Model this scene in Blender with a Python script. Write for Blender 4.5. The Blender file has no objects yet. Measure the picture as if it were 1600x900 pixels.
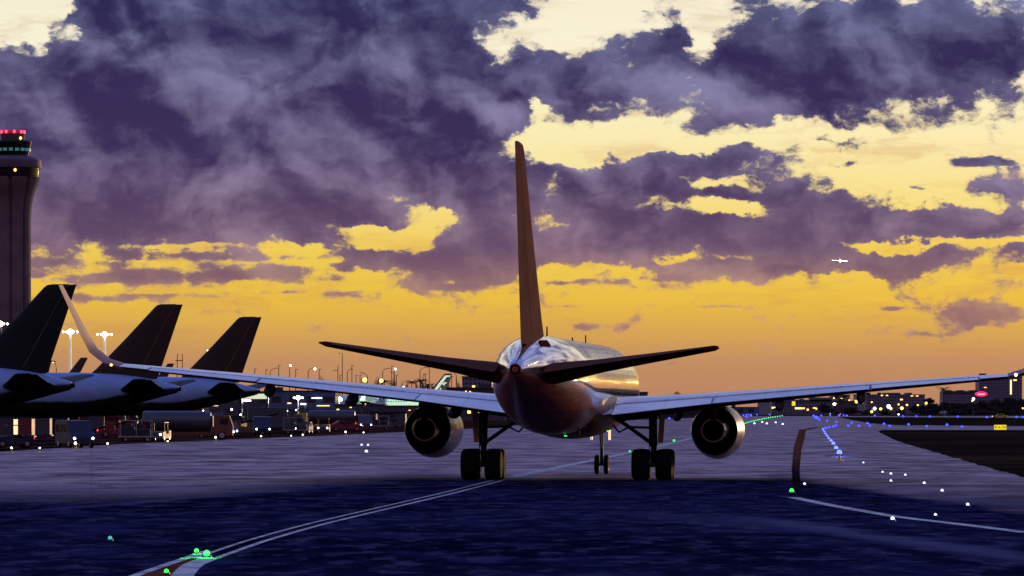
import bpy, bmesh, math, random
from mathutils import Vector, Matrix, noise as mnoise

# ------------------------------------------------------------------ camera, sky, sun, exposure
C = bpy.context.scene.collection
scene = bpy.context.scene
F_PX, HOR, EYE = 7300.0, 638.0, 3.07          # focal length in photo pixels, horizon row, eye height
cam_data = bpy.data.cameras.new('camera')
cam = bpy.data.objects.new('camera', cam_data)
C.objects.link(cam)
cam.location = (0, 0, EYE)
cam.rotation_euler = (math.radians(90), 0, 0)
cam_data.sensor_width = 36.0
cam_data.lens = F_PX / 1600 * 36
cam_data.shift_y = (HOR - 450) / 1600
cam_data.clip_start = 1.0
cam_data.clip_end = 60000
scene.camera = cam
scene.render.resolution_x, scene.render.resolution_y = 1024, 576
scene.view_settings.view_transform = 'Standard'
scene.view_settings.look = 'None'
scene.view_settings.exposure = 0
scene.view_settings.gamma = 1
scene.view_settings.use_curve_mapping = False

def lin(r, g, b):
    f = lambda c: (c/255/12.92) if c/255 <= 0.04045 else ((c/255+0.055)/1.055)**2.4
    return (f(r), f(g), f(b), 1)

class NT:
    """tiny expression helper for shader nodes"""
    def __init__(s, tree): s.t = tree
    def new(s, kind, **kw):
        n = s.t.nodes.new(kind)
        for k, v in kw.items(): setattr(n, k, v)
        return n
    def put(s, sock, v):
        if isinstance(v, bpy.types.NodeSocket): s.t.links.new(v, sock)
        else: sock.default_value = v
    def m(s, op, a, b=0.0, c=0.0, clamp=False):
        n = s.new('ShaderNodeMath', operation=op, use_clamp=clamp)
        s.put(n.inputs[0], a); s.put(n.inputs[1], b); s.put(n.inputs[2], c)
        return n.outputs[0]
    def v(s, op, a, b=(0, 0, 0)):
        n = s.new('ShaderNodeVectorMath', operation=op)
        s.put(n.inputs[0], a); s.put(n.inputs[1], b)
        return n.outputs['Value'] if op in ('DOT_PRODUCT', 'LENGTH', 'DISTANCE') else n.outputs[0]
    def xyz(s, x, y, z=0.0):
        n = s.new('ShaderNodeCombineXYZ')
        s.put(n.inputs[0], x); s.put(n.inputs[1], y); s.put(n.inputs[2], z)
        return n.outputs[0]
    def sep(s, vec):
        n = s.new('ShaderNodeSeparateXYZ'); s.put(n.inputs[0], vec)
        return n.outputs
    def noise(s, vec, scale=1.0, detail=4.0, rough=0.55, dist=0.0, color=False, kind='FBM'):
        n = s.new('ShaderNodeTexNoise', noise_dimensions='3D')
        s.put(n.inputs['Vector'], vec); n.inputs['Scale'].default_value = scale
        n.inputs['Detail'].default_value = detail; n.inputs['Roughness'].default_value = rough
        n.inputs['Distortion'].default_value = dist
        return n.outputs['Color'] if color else n.outputs[0]
    def rng(s, val, a, b, c=0.0, d=1.0, smooth=True):
        n = s.new('ShaderNodeMapRange', interpolation_type='SMOOTHSTEP' if smooth else 'LINEAR')
        s.put(n.inputs[0], val)
        for i, q in zip((1, 2, 3, 4), (a, b, c, d)): s.put(n.inputs[i], q)
        return n.outputs[0]
    def mix(s, fac, a, b, mode='MIX'):
        n = s.new('ShaderNodeMix', data_type='RGBA', blend_type=mode)
        s.put(n.inputs[0], fac); s.put(n.inputs[6], a); s.put(n.inputs[7], b)
        return n.outputs[2]
    def ramp(s, fac, stops):
        n = s.new('ShaderNodeValToRGB')
        s.put(n.inputs[0], fac)
        e = n.color_ramp.elements
        while len(e) < len(stops): e.new(0.5)
        for el, (p, col) in zip(e, stops): el.position = p; el.color = col
        return n.outputs[0]

SUN_EL, SUN_AZ = math.radians(3.5), math.radians(26.0)      # low, ahead of the camera, a little right
w = bpy.data.worlds.new('World')
scene.world = w
w.use_nodes = True
w.node_tree.nodes.clear()
n = NT(w.node_tree)
tc = n.new('ShaderNodeTexCoord')
x, y, z = n.sep(tc.outputs['Generated'])
hyp = n.m('MAXIMUM', n.m('SQRT', n.m('ADD', n.m('MULTIPLY', x, x), n.m('MULTIPLY', y, y))), 1e-4)
az = n.m('ARCTAN2', x, y)
el = n.m('ARCTAN2', z, hyp)
U = n.m('MULTIPLY_ADD', az, 73.0, 8.0)                     # azimuth and elevation in units of 0.785 degrees
W = n.m('MULTIPLY', el, 73.0)
P = n.xyz(U, W)
Pn = n.xyz(U, n.m('MULTIPLY', W, 1.35), 3.7)
warp = n.v('SUBTRACT', n.noise(Pn, 1.1, 7, 0.6, color=True), (0.5, 0.5, 0.5))
Q = n.v('ADD', P, n.v('MULTIPLY', warp, (1.55, 1.0, 0)))
Ps = n.xyz(n.m('MULTIPLY', U, 0.8), n.m('MULTIPLY', W, 3.2), 1.3)
warps = n.v('SUBTRACT', n.noise(Ps, 1.3, 6, 0.6, color=True), (0.5, 0.5, 0.5))
Qs = n.v('ADD', P, n.v('MULTIPLY', warps, (1.6, 0.22, 0)))

def blob(Q, cu, cv, ru, rv, a, rot=0.0):
    """one soft bank of cloud (a > 0) or break in it (a < 0), by azimuth and elevation"""
    d = n.v('SUBTRACT', Q, (cu/100, (HOR-cv)/100, 0))
    if rot:
        dx, dy, _ = n.sep(d)
        c, s = math.cos(rot), math.sin(rot)
        d = n.xyz(n.m('ADD', n.m('MULTIPLY', dx, c), n.m('MULTIPLY', dy, s)), n.m('SUBTRACT', n.m('MULTIPLY', dy, c), n.m('MULTIPLY', dx, s)))
    d = n.v('MULTIPLY', d, (100/ru, 100/rv, 0))
    r2 = n.v('DOT_PRODUCT', d, d)
    return n.m('MULTIPLY', n.m('POWER', 0.30, r2), a)

BANKS = [  # u, v, ru, rv, amount
 (330,150,520,190,1.35),(60,215,260,150,.7),(560,330,240,75,.75),(230,345,260,48,.85),(700,110,190,150,.8),(750,330,110,120,1.0),
 (45,22,58,50,-2.0),(125,60,22,40,-.5),(170,15,70,60,.9),(480,0,260,50,.8),
 (970,118,210,38,1.15),(1040,52,36,36,1.0),(815,12,38,22,.8),(1150,95,60,55,.5),
 (1430,70,300,95,1.5),(1180,165,90,40,.8),(1290,150,180,42,.8),
 (890,45,110,50,-.9),(1095,30,42,60,-.9),(770,85,34,36,-.9),
 (945,300,75,95,1.25),(800,170,75,60,.8),(1050,270,70,75,.9),(1130,250,55,22,.95),(1130,300,45,22,.7),(1200,255,60,35,.5),(1245,300,55,33,1.0),
 (850,170,24,30,-1.6),(905,228,95,24,-1.9),(1010,205,60,24,-1.7),(1110,282,55,10,-1.0),(1130,330,75,15,-1.7),(1050,228,80,14,-.9),(850,240,40,16,-.9),(1200,215,60,20,-.9),
 (685,330,62,20,-1.6),(625,365,70,18,-1.3),(565,355,60,12,-.7),(660,385,40,14,-.8),(470,392,60,12,-.8),(560,430,80,16,-.9),(760,250,40,12,-.6),(860,345,60,10,-.7),(1000,330,50,12,-.8),(1075,395,60,8,-.8),(620,300,50,10,-.6),(860,430,60,14,-.8),(970,425,60,10,-.7),
 (1000,375,150,55,1.0),(1250,370,210,62,1.25),(1450,345,170,30,.95),(1560,350,90,45,.8),(1190,425,120,24,.6),(1405,412,75,28,1.05),(1590,408,42,17,.9),
 (1400,377,110,10,-1.1),(1330,430,50,9,-.9),(1540,385,60,8,-.8),(1350,290,100,22,-.8),(1480,310,60,14,-.6),
 (640,420,110,40,.85),(560,400,70,24,.5),(780,420,120,30,.5),
 (1550,490,90,30,1.0),(1560,292,48,20,.8),(1590,275,30,13,.4),(1310,222,40,11,.75),
]
STREAKS = [
 (210,435,170,11,.95),(90,412,90,8,.6),(400,425,160,12,.7),(330,402,110,8,.6),(130,468,110,9,.85),(250,462,60,4,.5),(510,437,60,8,.5),(540,460,45,4,.6),
 (1405,484,62,6,.9),(1150,480,50,4,.5),(885,480,42,4,.6),(920,511,52,7,.75),(1515,255,55,6,.8),(1560,255,50,7,.7),(1340,257,26,7,.8),(1340,292,22,4,.7),(1455,297,14,9,.7),
 (890,440,60,4,.7),(1040,435,60,4,.4),(1030,478,30,4,.4),(1430,522,70,5,.4),(440,456,80,4,.5),(700,448,70,6,.5),(1100,400,90,8,-.4),(300,385,140,6,-.55),(480,410,90,7,-.5),
]
acc = None
for b in BANKS:
    g = blob(Q, *b); acc = g if acc is None else n.m('ADD', acc, g)
for b in STREAKS:
    acc = n.m('ADD', acc, blob(Qs, *b))
det = n.noise(n.v('ADD', n.xyz(U, n.m('MULTIPLY', W, 1.7), 9.1), n.v('MULTIPLY', warp, (.8, .8, 0))), 1.9, 9, 0.61)
field = n.m('ADD', acc, n.m('MULTIPLY', n.m('SUBTRACT', det, 0.5), 2.5))
# everywhere outside the photographed window: a broken overcast of the same kind
far = n.noise(n.v('MULTIPLY', P, (1, 1.3, 0)), 0.16, 6, 0.55)
inwin = n.m('MULTIPLY', n.rng(n.m('ABSOLUTE', n.m('SUBTRACT', U, 8.0)), 8.6, 10.5, 1, 0), n.rng(W, 6.6, 8.5, 1, 0))
gen = n.m('MULTIPLY', n.m('ADD', n.m('MULTIPLY', n.m('SUBTRACT', far, 0.42), 5.0), n.m('SUBTRACT', det, 0.5)), n.rng(W, 1.0, 3.0))
field = n.m('ADD', n.m('MULTIPLY', field, inwin), n.m('MULTIPLY', gen, n.m('SUBTRACT', 1.0, inwin)))
alpha = n.rng(field, 0.18, 0.74)
core = n.rng(field, 0.45, 1.25)

# clear sky behind the clouds
Wn = n.m('DIVIDE', W, 16.0, clamp=True)
clear = n.ramp(Wn, [(0.0, lin(190,136,106)), (0.045, lin(200,147,102)), (0.075, lin(222,172,88)), (0.105, lin(240,196,72)), (0.155, lin(248,214,90)),
                    (0.20, lin(252,230,140)), (0.27, lin(255,245,190)), (0.36, lin(255,250,222)), (0.60, lin(235,225,215)), (1.0, lin(190,205,235))])
veil = n.noise(n.v('ADD', n.xyz(n.m('MULTIPLY', U, .5), n.m('MULTIPLY', W, 2.2), 21.0), n.v('MULTIPLY', warps, (1.5, .6, 0))), 1.2, 7, .6)
clear = n.mix(n.m('MULTIPLY', n.rng(veil, .48, .72), n.rng(W, 1.0, 2.6, .25, .75)), clear, n.ramp(Wn, [(0.06, lin(196,140,100)), (0.13, lin(222,166,84)), (0.2, lin(236,196,120)), (0.34, lin(226,208,180))]))
high = n.rng(W, 14.0, 45.0)
clear = n.mix(high, clear, lin(105,135,225))
nishita = n.new('ShaderNodeTexSky', sky_type='NISHITA', sun_disc=False, sun_elevation=SUN_EL, sun_rotation=SUN_AZ, altitude=0, air_density=1.6, dust_density=3.0)
clear = n.mix(0.10, clear, n.v('MULTIPLY', nishita.outputs[0], (.1, .1, .1)))
# clouds: violet bodies with lavender relief, warmer towards the horizon
rp = n.v('ADD', P, n.v('MULTIPLY', warp, (0.5, 0.5, 0)))
r1 = n.noise(rp, 0.62, 6, 0.46, 0.4)
r2 = n.noise(n.v('ADD', rp, (0.12, 0.30, 0)), 0.62, 6, 0.46, 0.4)
fine_r = n.m('SUBTRACT', det, n.noise(n.v('ADD', n.xyz(U, n.m('MULTIPLY', W, 1.7), 9.1), n.v('ADD', n.v('MULTIPLY', warp, (.8, .8, 0)), (.07, .16, 0))), 1.9, 6, 0.6))
relief = n.m('ADD', n.m('MULTIPLY_ADD', n.m('SUBTRACT', r1, r2), 3.4, 0.30), n.m('MULTIPLY', fine_r, .75))
broad = n.noise(n.v('ADD', P, (4.2, 1.7, 5)), 0.42, 3, 0.5)
relief = n.m('ADD', relief, n.m('MULTIPLY', n.m('SUBTRACT', broad, 0.5), 1.1))
relief = n.rng(relief, -0.12, 1.25)
dark = n.ramp(Wn, [(0.10, lin(150,108,108)), (0.16, lin(100,76,106)), (0.24, lin(62,47,88)), (0.40, lin(46,42,84))])
light = n.ramp(Wn, [(0.10, lin(205,160,120)), (0.16, lin(158,128,144)), (0.24, lin(140,128,162)), (0.40, lin(124,128,170))])
cloud = n.mix(relief, dark, light)
cloud = n.mix(n.m('MULTIPLY', n.m('SUBTRACT', 1.0, core), 0.25), cloud, light)
rim = n.ramp(Wn, [(0.10, lin(214,160,110)), (0.2, lin(236,196,120)), (0.34, lin(240,222,190))])
cloud = n.mix(n.rng(field, 0.62, 0.22, 0, 0.75), cloud, rim)
upc = n.rng(W, 9.0, 40.0)
cloud = n.mix(upc, cloud, lin(76,88,196))
sky = n.mix(alpha, clear, cloud)
# the side of the sky away from the sunset: dull ember band along the horizon, blue dusk above it
back = n.rng(y, 0.55, -0.25)
bsky = n.ramp(n.m('DIVIDE', el, 1.5708, clamp=True), [(0.0, lin(95,40,24)), (0.10, lin(112,55,36)), (0.20, lin(120,110,150)), (0.34, lin(188,204,236)), (0.7, lin(90,120,228)), (1.0, lin(70,96,220))])
bsky = n.mix(n.m('MULTIPLY', n.rng(far, 0.40, 0.62), n.rng(el, 0.20, 0.4, 0, 0.75)), bsky, lin(84,80,130))
sky = n.mix(back, sky, bsky)
sky = n.mix(n.rng(z, 0.0, -0.02), sky, lin(40,32,40))
bg = n.new('ShaderNodeBackground'); n.put(bg.inputs[0], sky); bg.inputs[1].default_value = 1.0
out = n.new('ShaderNodeOutputWorld'); w.node_tree.links.new(bg.outputs[0], out.inputs[0])
w.cycles.sampling_method = 'MANUAL'; w.cycles.sample_map_resolution = 1024

sun_data = bpy.data.lights.new('sun', 'SUN')
sun_data.energy = 1.3; sun_data.angle = math.radians(3); sun_data.color = (1.0, 0.66, 0.34)
sun = bpy.data.objects.new('sun', sun_data); C.objects.link(sun)
sd = Vector((math.sin(SUN_AZ)*math.cos(SUN_EL), math.cos(SUN_AZ)*math.cos(SUN_EL), math.sin(SUN_EL)))
sun.rotation_euler = (-sd).to_track_quat('-Z', 'Y').to_euler()
sun.location = sd*500

# ------------------------------------------------------------------ helpers
def gp(u, v, z=0.0):                       # where the ray of a photo pixel meets the level z
    d = F_PX*(EYE-z)/(v-HOR)
    return Vector(((u-800)/F_PX*d, d, z))
def ax(u, d): return (u-800)/F_PX*d
def zh(v, d): return EYE + (HOR-v)/F_PX*d

def tag(o, label=None, cat=None, group=None, kind=None):
    if label: o['label'] = label
    if cat: o['category'] = cat
    if group: o['group'] = group
    if kind: o['kind'] = kind
    return o
def empty(name, loc=(0, 0, 0), rz=0.0):
    o = bpy.data.objects.new(name, None); C.objects.link(o)
    o.location = loc; o.rotation_euler = (0, 0, rz); o.empty_display_size = 0.5
    return o
def copy_tree(o, parent=None):
    c = o.copy(); C.objects.link(c); c.parent = parent
    for ch in list(o.children): copy_tree(ch, c)
    return c

class MB:
    def __init__(s): s.bm = bmesh.new(); s.mi = 0
    def _f(s, vs):
        try:
            f = s.bm.faces.new(vs); f.material_index = s.mi; return f
        except ValueError: return None
    def box(s, cx, cy, cz, sx, sy, sz, rot=None, bevel=0.0):
        M = Matrix.Translation((cx, cy, cz)) @ (rot.to_4x4() if rot else Matrix.Identity(4)) @ Matrix.Diagonal((sx, sy, sz, 1))
        r = bmesh.ops.create_cube(s.bm, size=1.0, matrix=M)
        fs = set(f for v in r['verts'] for f in v.link_faces)
        for f in fs: f.material_index = s.mi
        if bevel:
            es = set(e for v in r['verts'] for e in v.link_edges)
            res = bmesh.ops.bevel(s.bm, geom=list(es), offset=bevel, segments=2, affect='EDGES', profile=0.5)
            for f in res['faces']: f.material_index = s.mi
        return s
    def rings(s, rings, cap=True, closed=True):
        vs = [[s.bm.verts.new(p) for p in r] for r in rings]
        n = len(vs[0])
        for a, b in zip(vs, vs[1:]):
            for i in range(n if closed else n-1):
                j = (i+1) % n
                s._f((a[i], a[j], b[j], b[i]))
        if cap: s._f(vs[0]); s._f(vs[-1])
        return s
    def tube(s, pts, rad, seg=8, cap=True):
        pts = [Vector(p) for p in pts]
        rads = rad if isinstance(rad, (list, tuple)) else [rad]*len(pts)
        rs = []
        for i, p in enumerate(pts):
            d = (pts[min(i+1, len(pts)-1)]-pts[max(i-1, 0)]).normalized()
            a = d.orthogonal().normalized() if i == 0 else (a - d*a.dot(d)).normalized()
            b = d.cross(a)
            rs.append([p + (a*math.cos(t)+b*math.sin(t))*rads[i] for t in [2*math.pi*k/seg for k in range(seg)]])
        return s.rings(rs, cap)
    def lathe(s, prof, axis='z', c=(0, 0, 0), seg=24, cap=True, sx=1.0):
        """prof: (along, radius)"""
        rs = []
        for h, r in prof:
            ring = []
            for k in range(seg):
                t = 2*math.pi*k/seg
                a, b = r*math.cos(t)*sx, r*math.sin(t)
                ring.append(Vector(c) + Vector({'z': (a, b, h), 'y': (a, h, b), 'x': (h, a, b)}[axis]))
            rs.append(ring)
        return s.rings(rs, cap)
    def extrude(s, poly, axis, a, b):
        """poly of 2-D points, extruded along axis from a to b"""
        f = {'x': lambda p, q: (q, p[0], p[1]), 'y': lambda p, q: (p[0], q, p[1]), 'z': lambda p, q: (p[0], p[1], q)}[axis]
        return s.rings([[f(p, a) for p in poly], [f(p, b) for p in poly]])
    def sheet(s, pts):
        s._f([s.bm.verts.new(p) for p in pts]); return s
    def build(s, name, mat, parent=None, smooth=False, auto=None):
        bmesh.ops.recalc_face_normals(s.bm, faces=s.bm.faces[:])
        me = bpy.data.meshes.new(name); s.bm.to_mesh(me); s.bm.free()
        for m_ in (mat if isinstance(mat, (list, tuple)) else [mat]): me.materials.append(m_)
        if smooth or auto:
            for p in me.polygons: p.use_smooth = True
            if auto: me.set_sharp_from_angle(angle=math.radians(auto))
        o = bpy.data.objects.new(name, me); C.objects.link(o)
        if parent: o.parent = parent
        return o

# ------------------------------------------------------------------ materials
def mat(name, col, rough=0.6, metal=0.0, spec=0.5, var=0.12, scale=1.5, coat=0.0, bump=0.0, emit=None, strength=0.0, edit=None):
    m_ = bpy.data.materials.new(name); m_.use_nodes = True
    t = NT(m_.node_tree); b = m_.node_tree.nodes['Principled BSDF']
    co = t.new('ShaderNodeTexCoord').outputs['Object']
    nz = t.noise(co, scale, 5, 0.6)
    c = t.mix(t.rng(nz, 0.3, 0.75), tuple(q*(1-var) for q in col[:3])+(1,), tuple(min(1, q*(1+var)) for q in col[:3])+(1,))
    r = t.m('MULTIPLY_ADD', t.m('SUBTRACT', nz, 0.5), 0.25, rough)
    if edit: c, r = edit(t, co, c, r)
    t.put(b.inputs['Base Color'], c); t.put(b.inputs['Roughness'], r)
    b.inputs['Metallic'].default_value = metal
    b.inputs['Specular IOR Level'].default_value = spec
    b.inputs['Coat Weight'].default_value = coat
    if bump:
        bn = t.new('ShaderNodeBump'); bn.inputs['Strength'].default_value = bump; bn.inputs['Distance'].default_value = 0.02
        t.put(bn.inputs['Height'], t.noise(co, scale*6, 4, 0.6)); t.put(b.inputs['Normal'], bn.outputs[0])
    if emit:
        b.inputs['Emission Color'].default_value = tuple(emit[:3])+(1,); b.inputs['Emission Strength'].default_value = strength
        m_.cycles.emission_sampling = 'NONE'
    return m_
def glow(name, col, strength):
    return mat(name, (0.3, 0.3, 0.3), 0.5, emit=col, strength=strength)

M = {}
M['dark_metal'] = mat('dark_metal', (.035, .033, .036), .45, .6)
M['steel'] = mat('steel', (.42, .43, .46), .32, .9)
M['rubber'] = mat('rubber', (.010, .009, .009), .85, spec=.08)
M['pole'] = mat('pole_paint', (.06, .055, .055), .55, .3)
M['white_paint'] = mat('white_paint', (.72, .73, .75), .38, coat=.3)
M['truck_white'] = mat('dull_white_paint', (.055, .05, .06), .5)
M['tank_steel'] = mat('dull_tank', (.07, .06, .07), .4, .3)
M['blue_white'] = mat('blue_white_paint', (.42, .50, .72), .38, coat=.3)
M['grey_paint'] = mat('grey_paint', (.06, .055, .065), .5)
M['black_glass'] = mat('black_glass', (.012, .014, .018), .08)
M['concrete'] = mat('concrete', (.20, .165, .18), .85, scale=.6, bump=.4)
M['dark_wall'] = mat('dark_wall', (.05, .045, .06), .8)
M['tan_wall'] = mat('tan_wall', (.22, .18, .16), .8)
M['mauve_wall'] = mat('mauve_wall', (.19, .15, .19), .8)
M['yellow'] = mat('yellow_paint', (.62, .42, .03), .5)
M['red'] = mat('red_paint', (.20, .012, .03), .5)
M['orange'] = mat('orange_paint', (.16, .04, .012), .6)
M['navy'] = mat('navy_paint', (.010, .012, .035), .6)
M['lamp_white'] = glow('lamp_white', (1, .97, .85), 9)
M['lamp_cool'] = glow('lamp_cool', (.75, .95, 1), 6)
M['lamp_amber'] = glow('lamp_amber', (1, .50, .10), 3.2)
M['lamp_yellow'] = glow('lamp_yellow', (1, .74, .12), 3.0)
M['lamp_red'] = glow('lamp_red', (1, .03, .06), 5)
M['lamp_green'] = glow('lamp_green', (.02, 1, .06), 2.0)
M['lamp_blue'] = glow('lamp_blue', (.012, .03, 1), 5)
M['lamp_bluewhite'] = glow('lamp_bluewhite', (.62, .75, 1), 2.2)
M['lit_window'] = glow('lit_window', (1, .75, .35), 1.5)
M['lit_cream'] = glow('lit_cream', (.9, 1, .62), .75)
M['teal_window'] = glow('teal_window', (.06, .6, .5), .16)

# ------------------------------------------------------------------ ground, pavement, markings
def ground_mat():
    def ed(t, co, c, r):
        a = t.noise(co, .02, 6, .65); b_ = t.noise(co, .6, 5, .6)
        c = t.mix(t.rng(a, .4, .62), (.010, .009, .007, 1), (.050, .028, .013, 1))
        return t.mix(t.rng(b_, .35, .7, 0, .5), c, (.012, .012, .010, 1)), .95
    return mat('dark_grass', (.03, .03, .02), .95, spec=0, edit=ed, bump=.3)
def trk(a, b, w_, k, col=(.12, .13, .22, 1)): p, q = gp(*a), gp(*b); return (p.x, p.y, q.x, q.y, w_, k, col)
TRACKS_AND_STREAK = [trk((640, 765), (1240, 741), 1.5, .4, (.01, .008, .012, 1)), trk((1150, 806), (1650, 880), 1.3, .8), trk((1380, 760), (1600, 790), 1.6, .5), trk((1000, 800), (1240, 830), 1.8, .3), trk((0, 803), (560, 757), .8, .45), trk((80, 760), (640, 705), 1.2, .35), trk((500, 722), (900, 678), .5, .6), trk((800, 757), (560, 763), .7, .6)]
def tarmac_mat():
    m_ = bpy.data.materials.new('tarmac'); m_.use_nodes = True
    t = NT(m_.node_tree); b = m_.node_tree.nodes['Principled BSDF']
    co = t.new('ShaderNodeTexCoord').outputs['Object']
    x, y, z = t.sep(co)
    big = t.noise(co, .055, 6, .62, .6)                    # worn and damp patches
    mid = t.noise(t.v('MULTIPLY', co, (1, .5, 1)), .33, 6, .62, .4)
    fine = t.noise(co, 3.0, 5, .65)
    grit = t.noise(co, 45.0, 3, .7)
    # old concrete beyond, newer bitumen this side; the join wanders to the left of the aircraft
    yb = t.m('MULTIPLY_ADD', t.rng(x, -3.0, -13.0), -48.0, 199.0)
    yb = t.m('ADD', yb, t.m('MULTIPLY', t.m('SUBTRACT', mid, .5), t.rng(x, 3.0, -6.0, 14.0, 70.0)))
    yb = t.m('ADD', yb, t.m('MULTIPLY', t.m('SUBTRACT', big, .5), t.rng(x, 9.0, 16.0, 0.0, 90.0)))
    yb = t.m('ADD', yb, t.rng(x, 11.5, 15.0, 0, -62.0)); yb = t.m('ADD', yb, t.m('MULTIPLY', t.m('SUBTRACT', fine, .5), 16.0)); soft = t.m('ADD', t.rng(x, 10.5, 14.5, 7.0, 75.0), t.rng(x, 0.5, -5.0, 0, 34.0))
    f = t.m('DIVIDE', t.m('SUBTRACT', y, yb), soft, clamp=True)
    asph = t.mix(t.rng(t.m('MULTIPLY_ADD', t.m('SUBTRACT', mid, .5), .6, big), .34, .66), (.0040, .0046, .021, 1), (.0170, .0180, .058, 1))
    asph = t.mix(t.rng(mid, .50, .70, 0, .85), asph, (.030, .030, .110, 1))
    mott = t.noise(t.v('MULTIPLY', co, (1, .3, 1)), 1.1, 5, .7)
    asph = t.mix(t.rng(mott, .48, .66, 0, .85), asph, (.070, .064, .135, 1))
    asph = t.mix(t.rng(mott, .46, .32, 0, .6), asph, (.0015, .0015, .008, 1))
    conc = t.mix(t.rng(t.m('ADD', t.m('MULTIPLY', mid, .55), t.m('MULTIPLY', big, .45)), .38, .62), (.13, .085, .105, 1), (.62, .47, .48, 1))
    conc = t.mix(t.rng(big, .50, .70, 0, .6), conc, (.11, .06, .095, 1))
    # slab joints
    def joint(v, p, w_):
        q = t.m('ABSOLUTE', t.m('SUBTRACT', t.m('FRACT', t.m('DIVIDE', v, p)), .5))
        return t.rng(q, .5-w_/p, .5-w_/p*.3)
    j = t.m('MAXIMUM', t.m('MULTIPLY', joint(t.m('ADD', x, t.m('MULTIPLY', y, .09)), 7.6, .10), .35), joint(y, 22.8, .5))
    conc = t.mix(t.m('MULTIPLY', j, .45), conc, (.02, .018, .03, 1))
    c = t.mix(f, asph, conc)
    # hairline cracks and sealed seams
    vo = t.new('ShaderNodeTexVoronoi', feature='DISTANCE_TO_EDGE'); vo.inputs['Scale'].default_value = .075
    t.put(vo.inputs['Vector'], t.v('ADD', co, t.v('MULTIPLY', t.noise(co, .4, 4, .6, color=True), (2.5, 2.5, 0))))
    c = t.mix(t.rng(vo.outputs['Distance'], .016, .006, 0, .6), c, (.006, .006, .014, 1))
    # broad pale wear tracks left by turning aircraft, and one dark streak under the airliner
    for (x0, y0, x1, y1, w_, k, col) in TRACKS_AND_STREAK:
        L_ = math.hypot(x1-x0, y1-y0); nx, ny = (y1-y0)/L_, -(x1-x0)/L_
        dd = t.m('ADD', t.m('MULTIPLY', t.m('SUBTRACT', x, x0), nx), t.m('MULTIPLY', t.m('SUBTRACT', y, y0), ny))
        dd = t.m('ABSOLUTE', t.m('ADD', dd, t.m('MULTIPLY', t.m('SUBTRACT', mid, .5), w_*1.6)))
        al = t.m('ADD', t.m('MULTIPLY', t.m('SUBTRACT', x, x0), (x1-x0)/L_/L_), t.m('MULTIPLY', t.m('SUBTRACT', y, y0), (y1-y0)/L_/L_))
        g = t.m('MULTIPLY', t.rng(dd, w_, 0), t.m('MULTIPLY', t.rng(al, -.15, .25), t.rng(al, 1.2, .8)))
        c = t.mix(t.m('MULTIPLY', t.m('MULTIPLY', g, t.rng(fine, .25, .6, .3, 1)), k), c, col)
    c = t.mix(t.rng(fine, .3, .7, 0, .25), c, (.006, .006, .02, 1))
    c = t.mix(t.rng(grit, .5, .85, 0, .30), c, t.mix(f, (.016, .02, .06, 1), (.20, .18, .25, 1)))
    t.put(b.inputs['Base Color'], c)
    r = t.m('MULTIPLY_ADD', t.m('SUBTRACT', mid, .5), -.9, .62)
    t.put(b.inputs['Roughness'], t.m('MAXIMUM', r, .38))
    t.put(b.inputs['Specular IOR Level'], t.m('MULTIPLY', f, .012))
    bn = t.new('ShaderNodeBump'); bn.inputs['Strength'].default_value = .8; bn.inputs['Distance'].default_value = .02
    t.put(bn.inputs['Height'], t.m('ADD', t.m('MULTIPLY', grit, .5), fine)); t.put(b.inputs['Normal'], bn.outputs[0])
    return m_
M['grass_dark'] = ground_mat()
M['tarmac'] = tarmac_mat()
def ed_apron(t, co, c, r):
    a = t.noise(t.v('MULTIPLY', co, (1, .35, 1)), .12, 6, .65)
    return t.mix(t.rng(a, .38, .66), (.007, .005, .005, 1), (.085, .034, .022, 1)), .85
M['apron'] = mat('apron', (.04, .03, .03), .85, spec=0, edit=ed_apron)
def ed_mark(t, co, c, r):
    a = t.noise(co, 1.4, 6, .7)
    return t.mix(t.rng(a, .42, .62, 0, .65), c, (.06, .065, .09, 1)), r
M['mark_white'] = mat('worn_white_line', (.68, .68, .62), .6, spec=0, edit=ed_mark)
def ed_band(t, co, c, r):
    x, y, z = t.sep(co); nz = t.noise(co, .5, 5, .65)
    return t.mix(t.rng(t.m('MULTIPLY_ADD', t.m('SUBTRACT', nz, .5), 160.0, y), 300.0, 215.0, 0, .93), c, (.008, .006, .012, 1)), r
M['mark_brown'] = mat('faded_brown_band', (.15, .050, .028), .9, spec=0, var=.35, scale=.5)
M['mark_band'] = mat('worn_brown_band', (.15, .050, .028), .9, spec=0, var=.35, scale=.5, edit=ed_band)
M['mark_faint'] = mat('faint_pale_band', (.085, .10, .18), .6, edit=ed_mark)

def structure(name, polys, z, m_):
    b = MB()
    for poly in polys: b.sheet([(p[0], p[1], z) for p in poly])
    o = b.build(name, m_); tag(o, kind='structure')
    if o.data.polygons[0].normal.z < 0: o.data.flip_normals()
    return o
structure('ground', [[(-16000, -2000), (16000, -2000), (16000, 30000), (-16000, 30000)]], 0.0, M['grass_dark'])
L = [(-300, 720), (0, 706), (190, 694), (500, 681), (720, 671), (800, 665), (1000, 656), (1150, 650.5)]
lp = [gp(u, v) for u, v in L]
structure('taxiway', [[(-400, -60), (400, -60), (400, 1900), (lp[-1].x, 1850)] + [(p.x, p.y) for p in reversed(lp)] + [(-400, lp[0].y)]], .006, M['tarmac'])
structure('apron', [[(p.x-.0, p.y+.05) for p in lp] + [(lp[-1].x, 2600), (-900, 2600), (-900, lp[0].y)]], .010, M['apron'])
G1 = [(1372, 674.5), (1380, 679), (1400, 688.5), (1430, 698), (1460, 706), (1500, 718), (1550, 733), (1600, 746), (1700, 768), (2600, 900)]
g1 = [gp(u, v) for u, v in G1]
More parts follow.
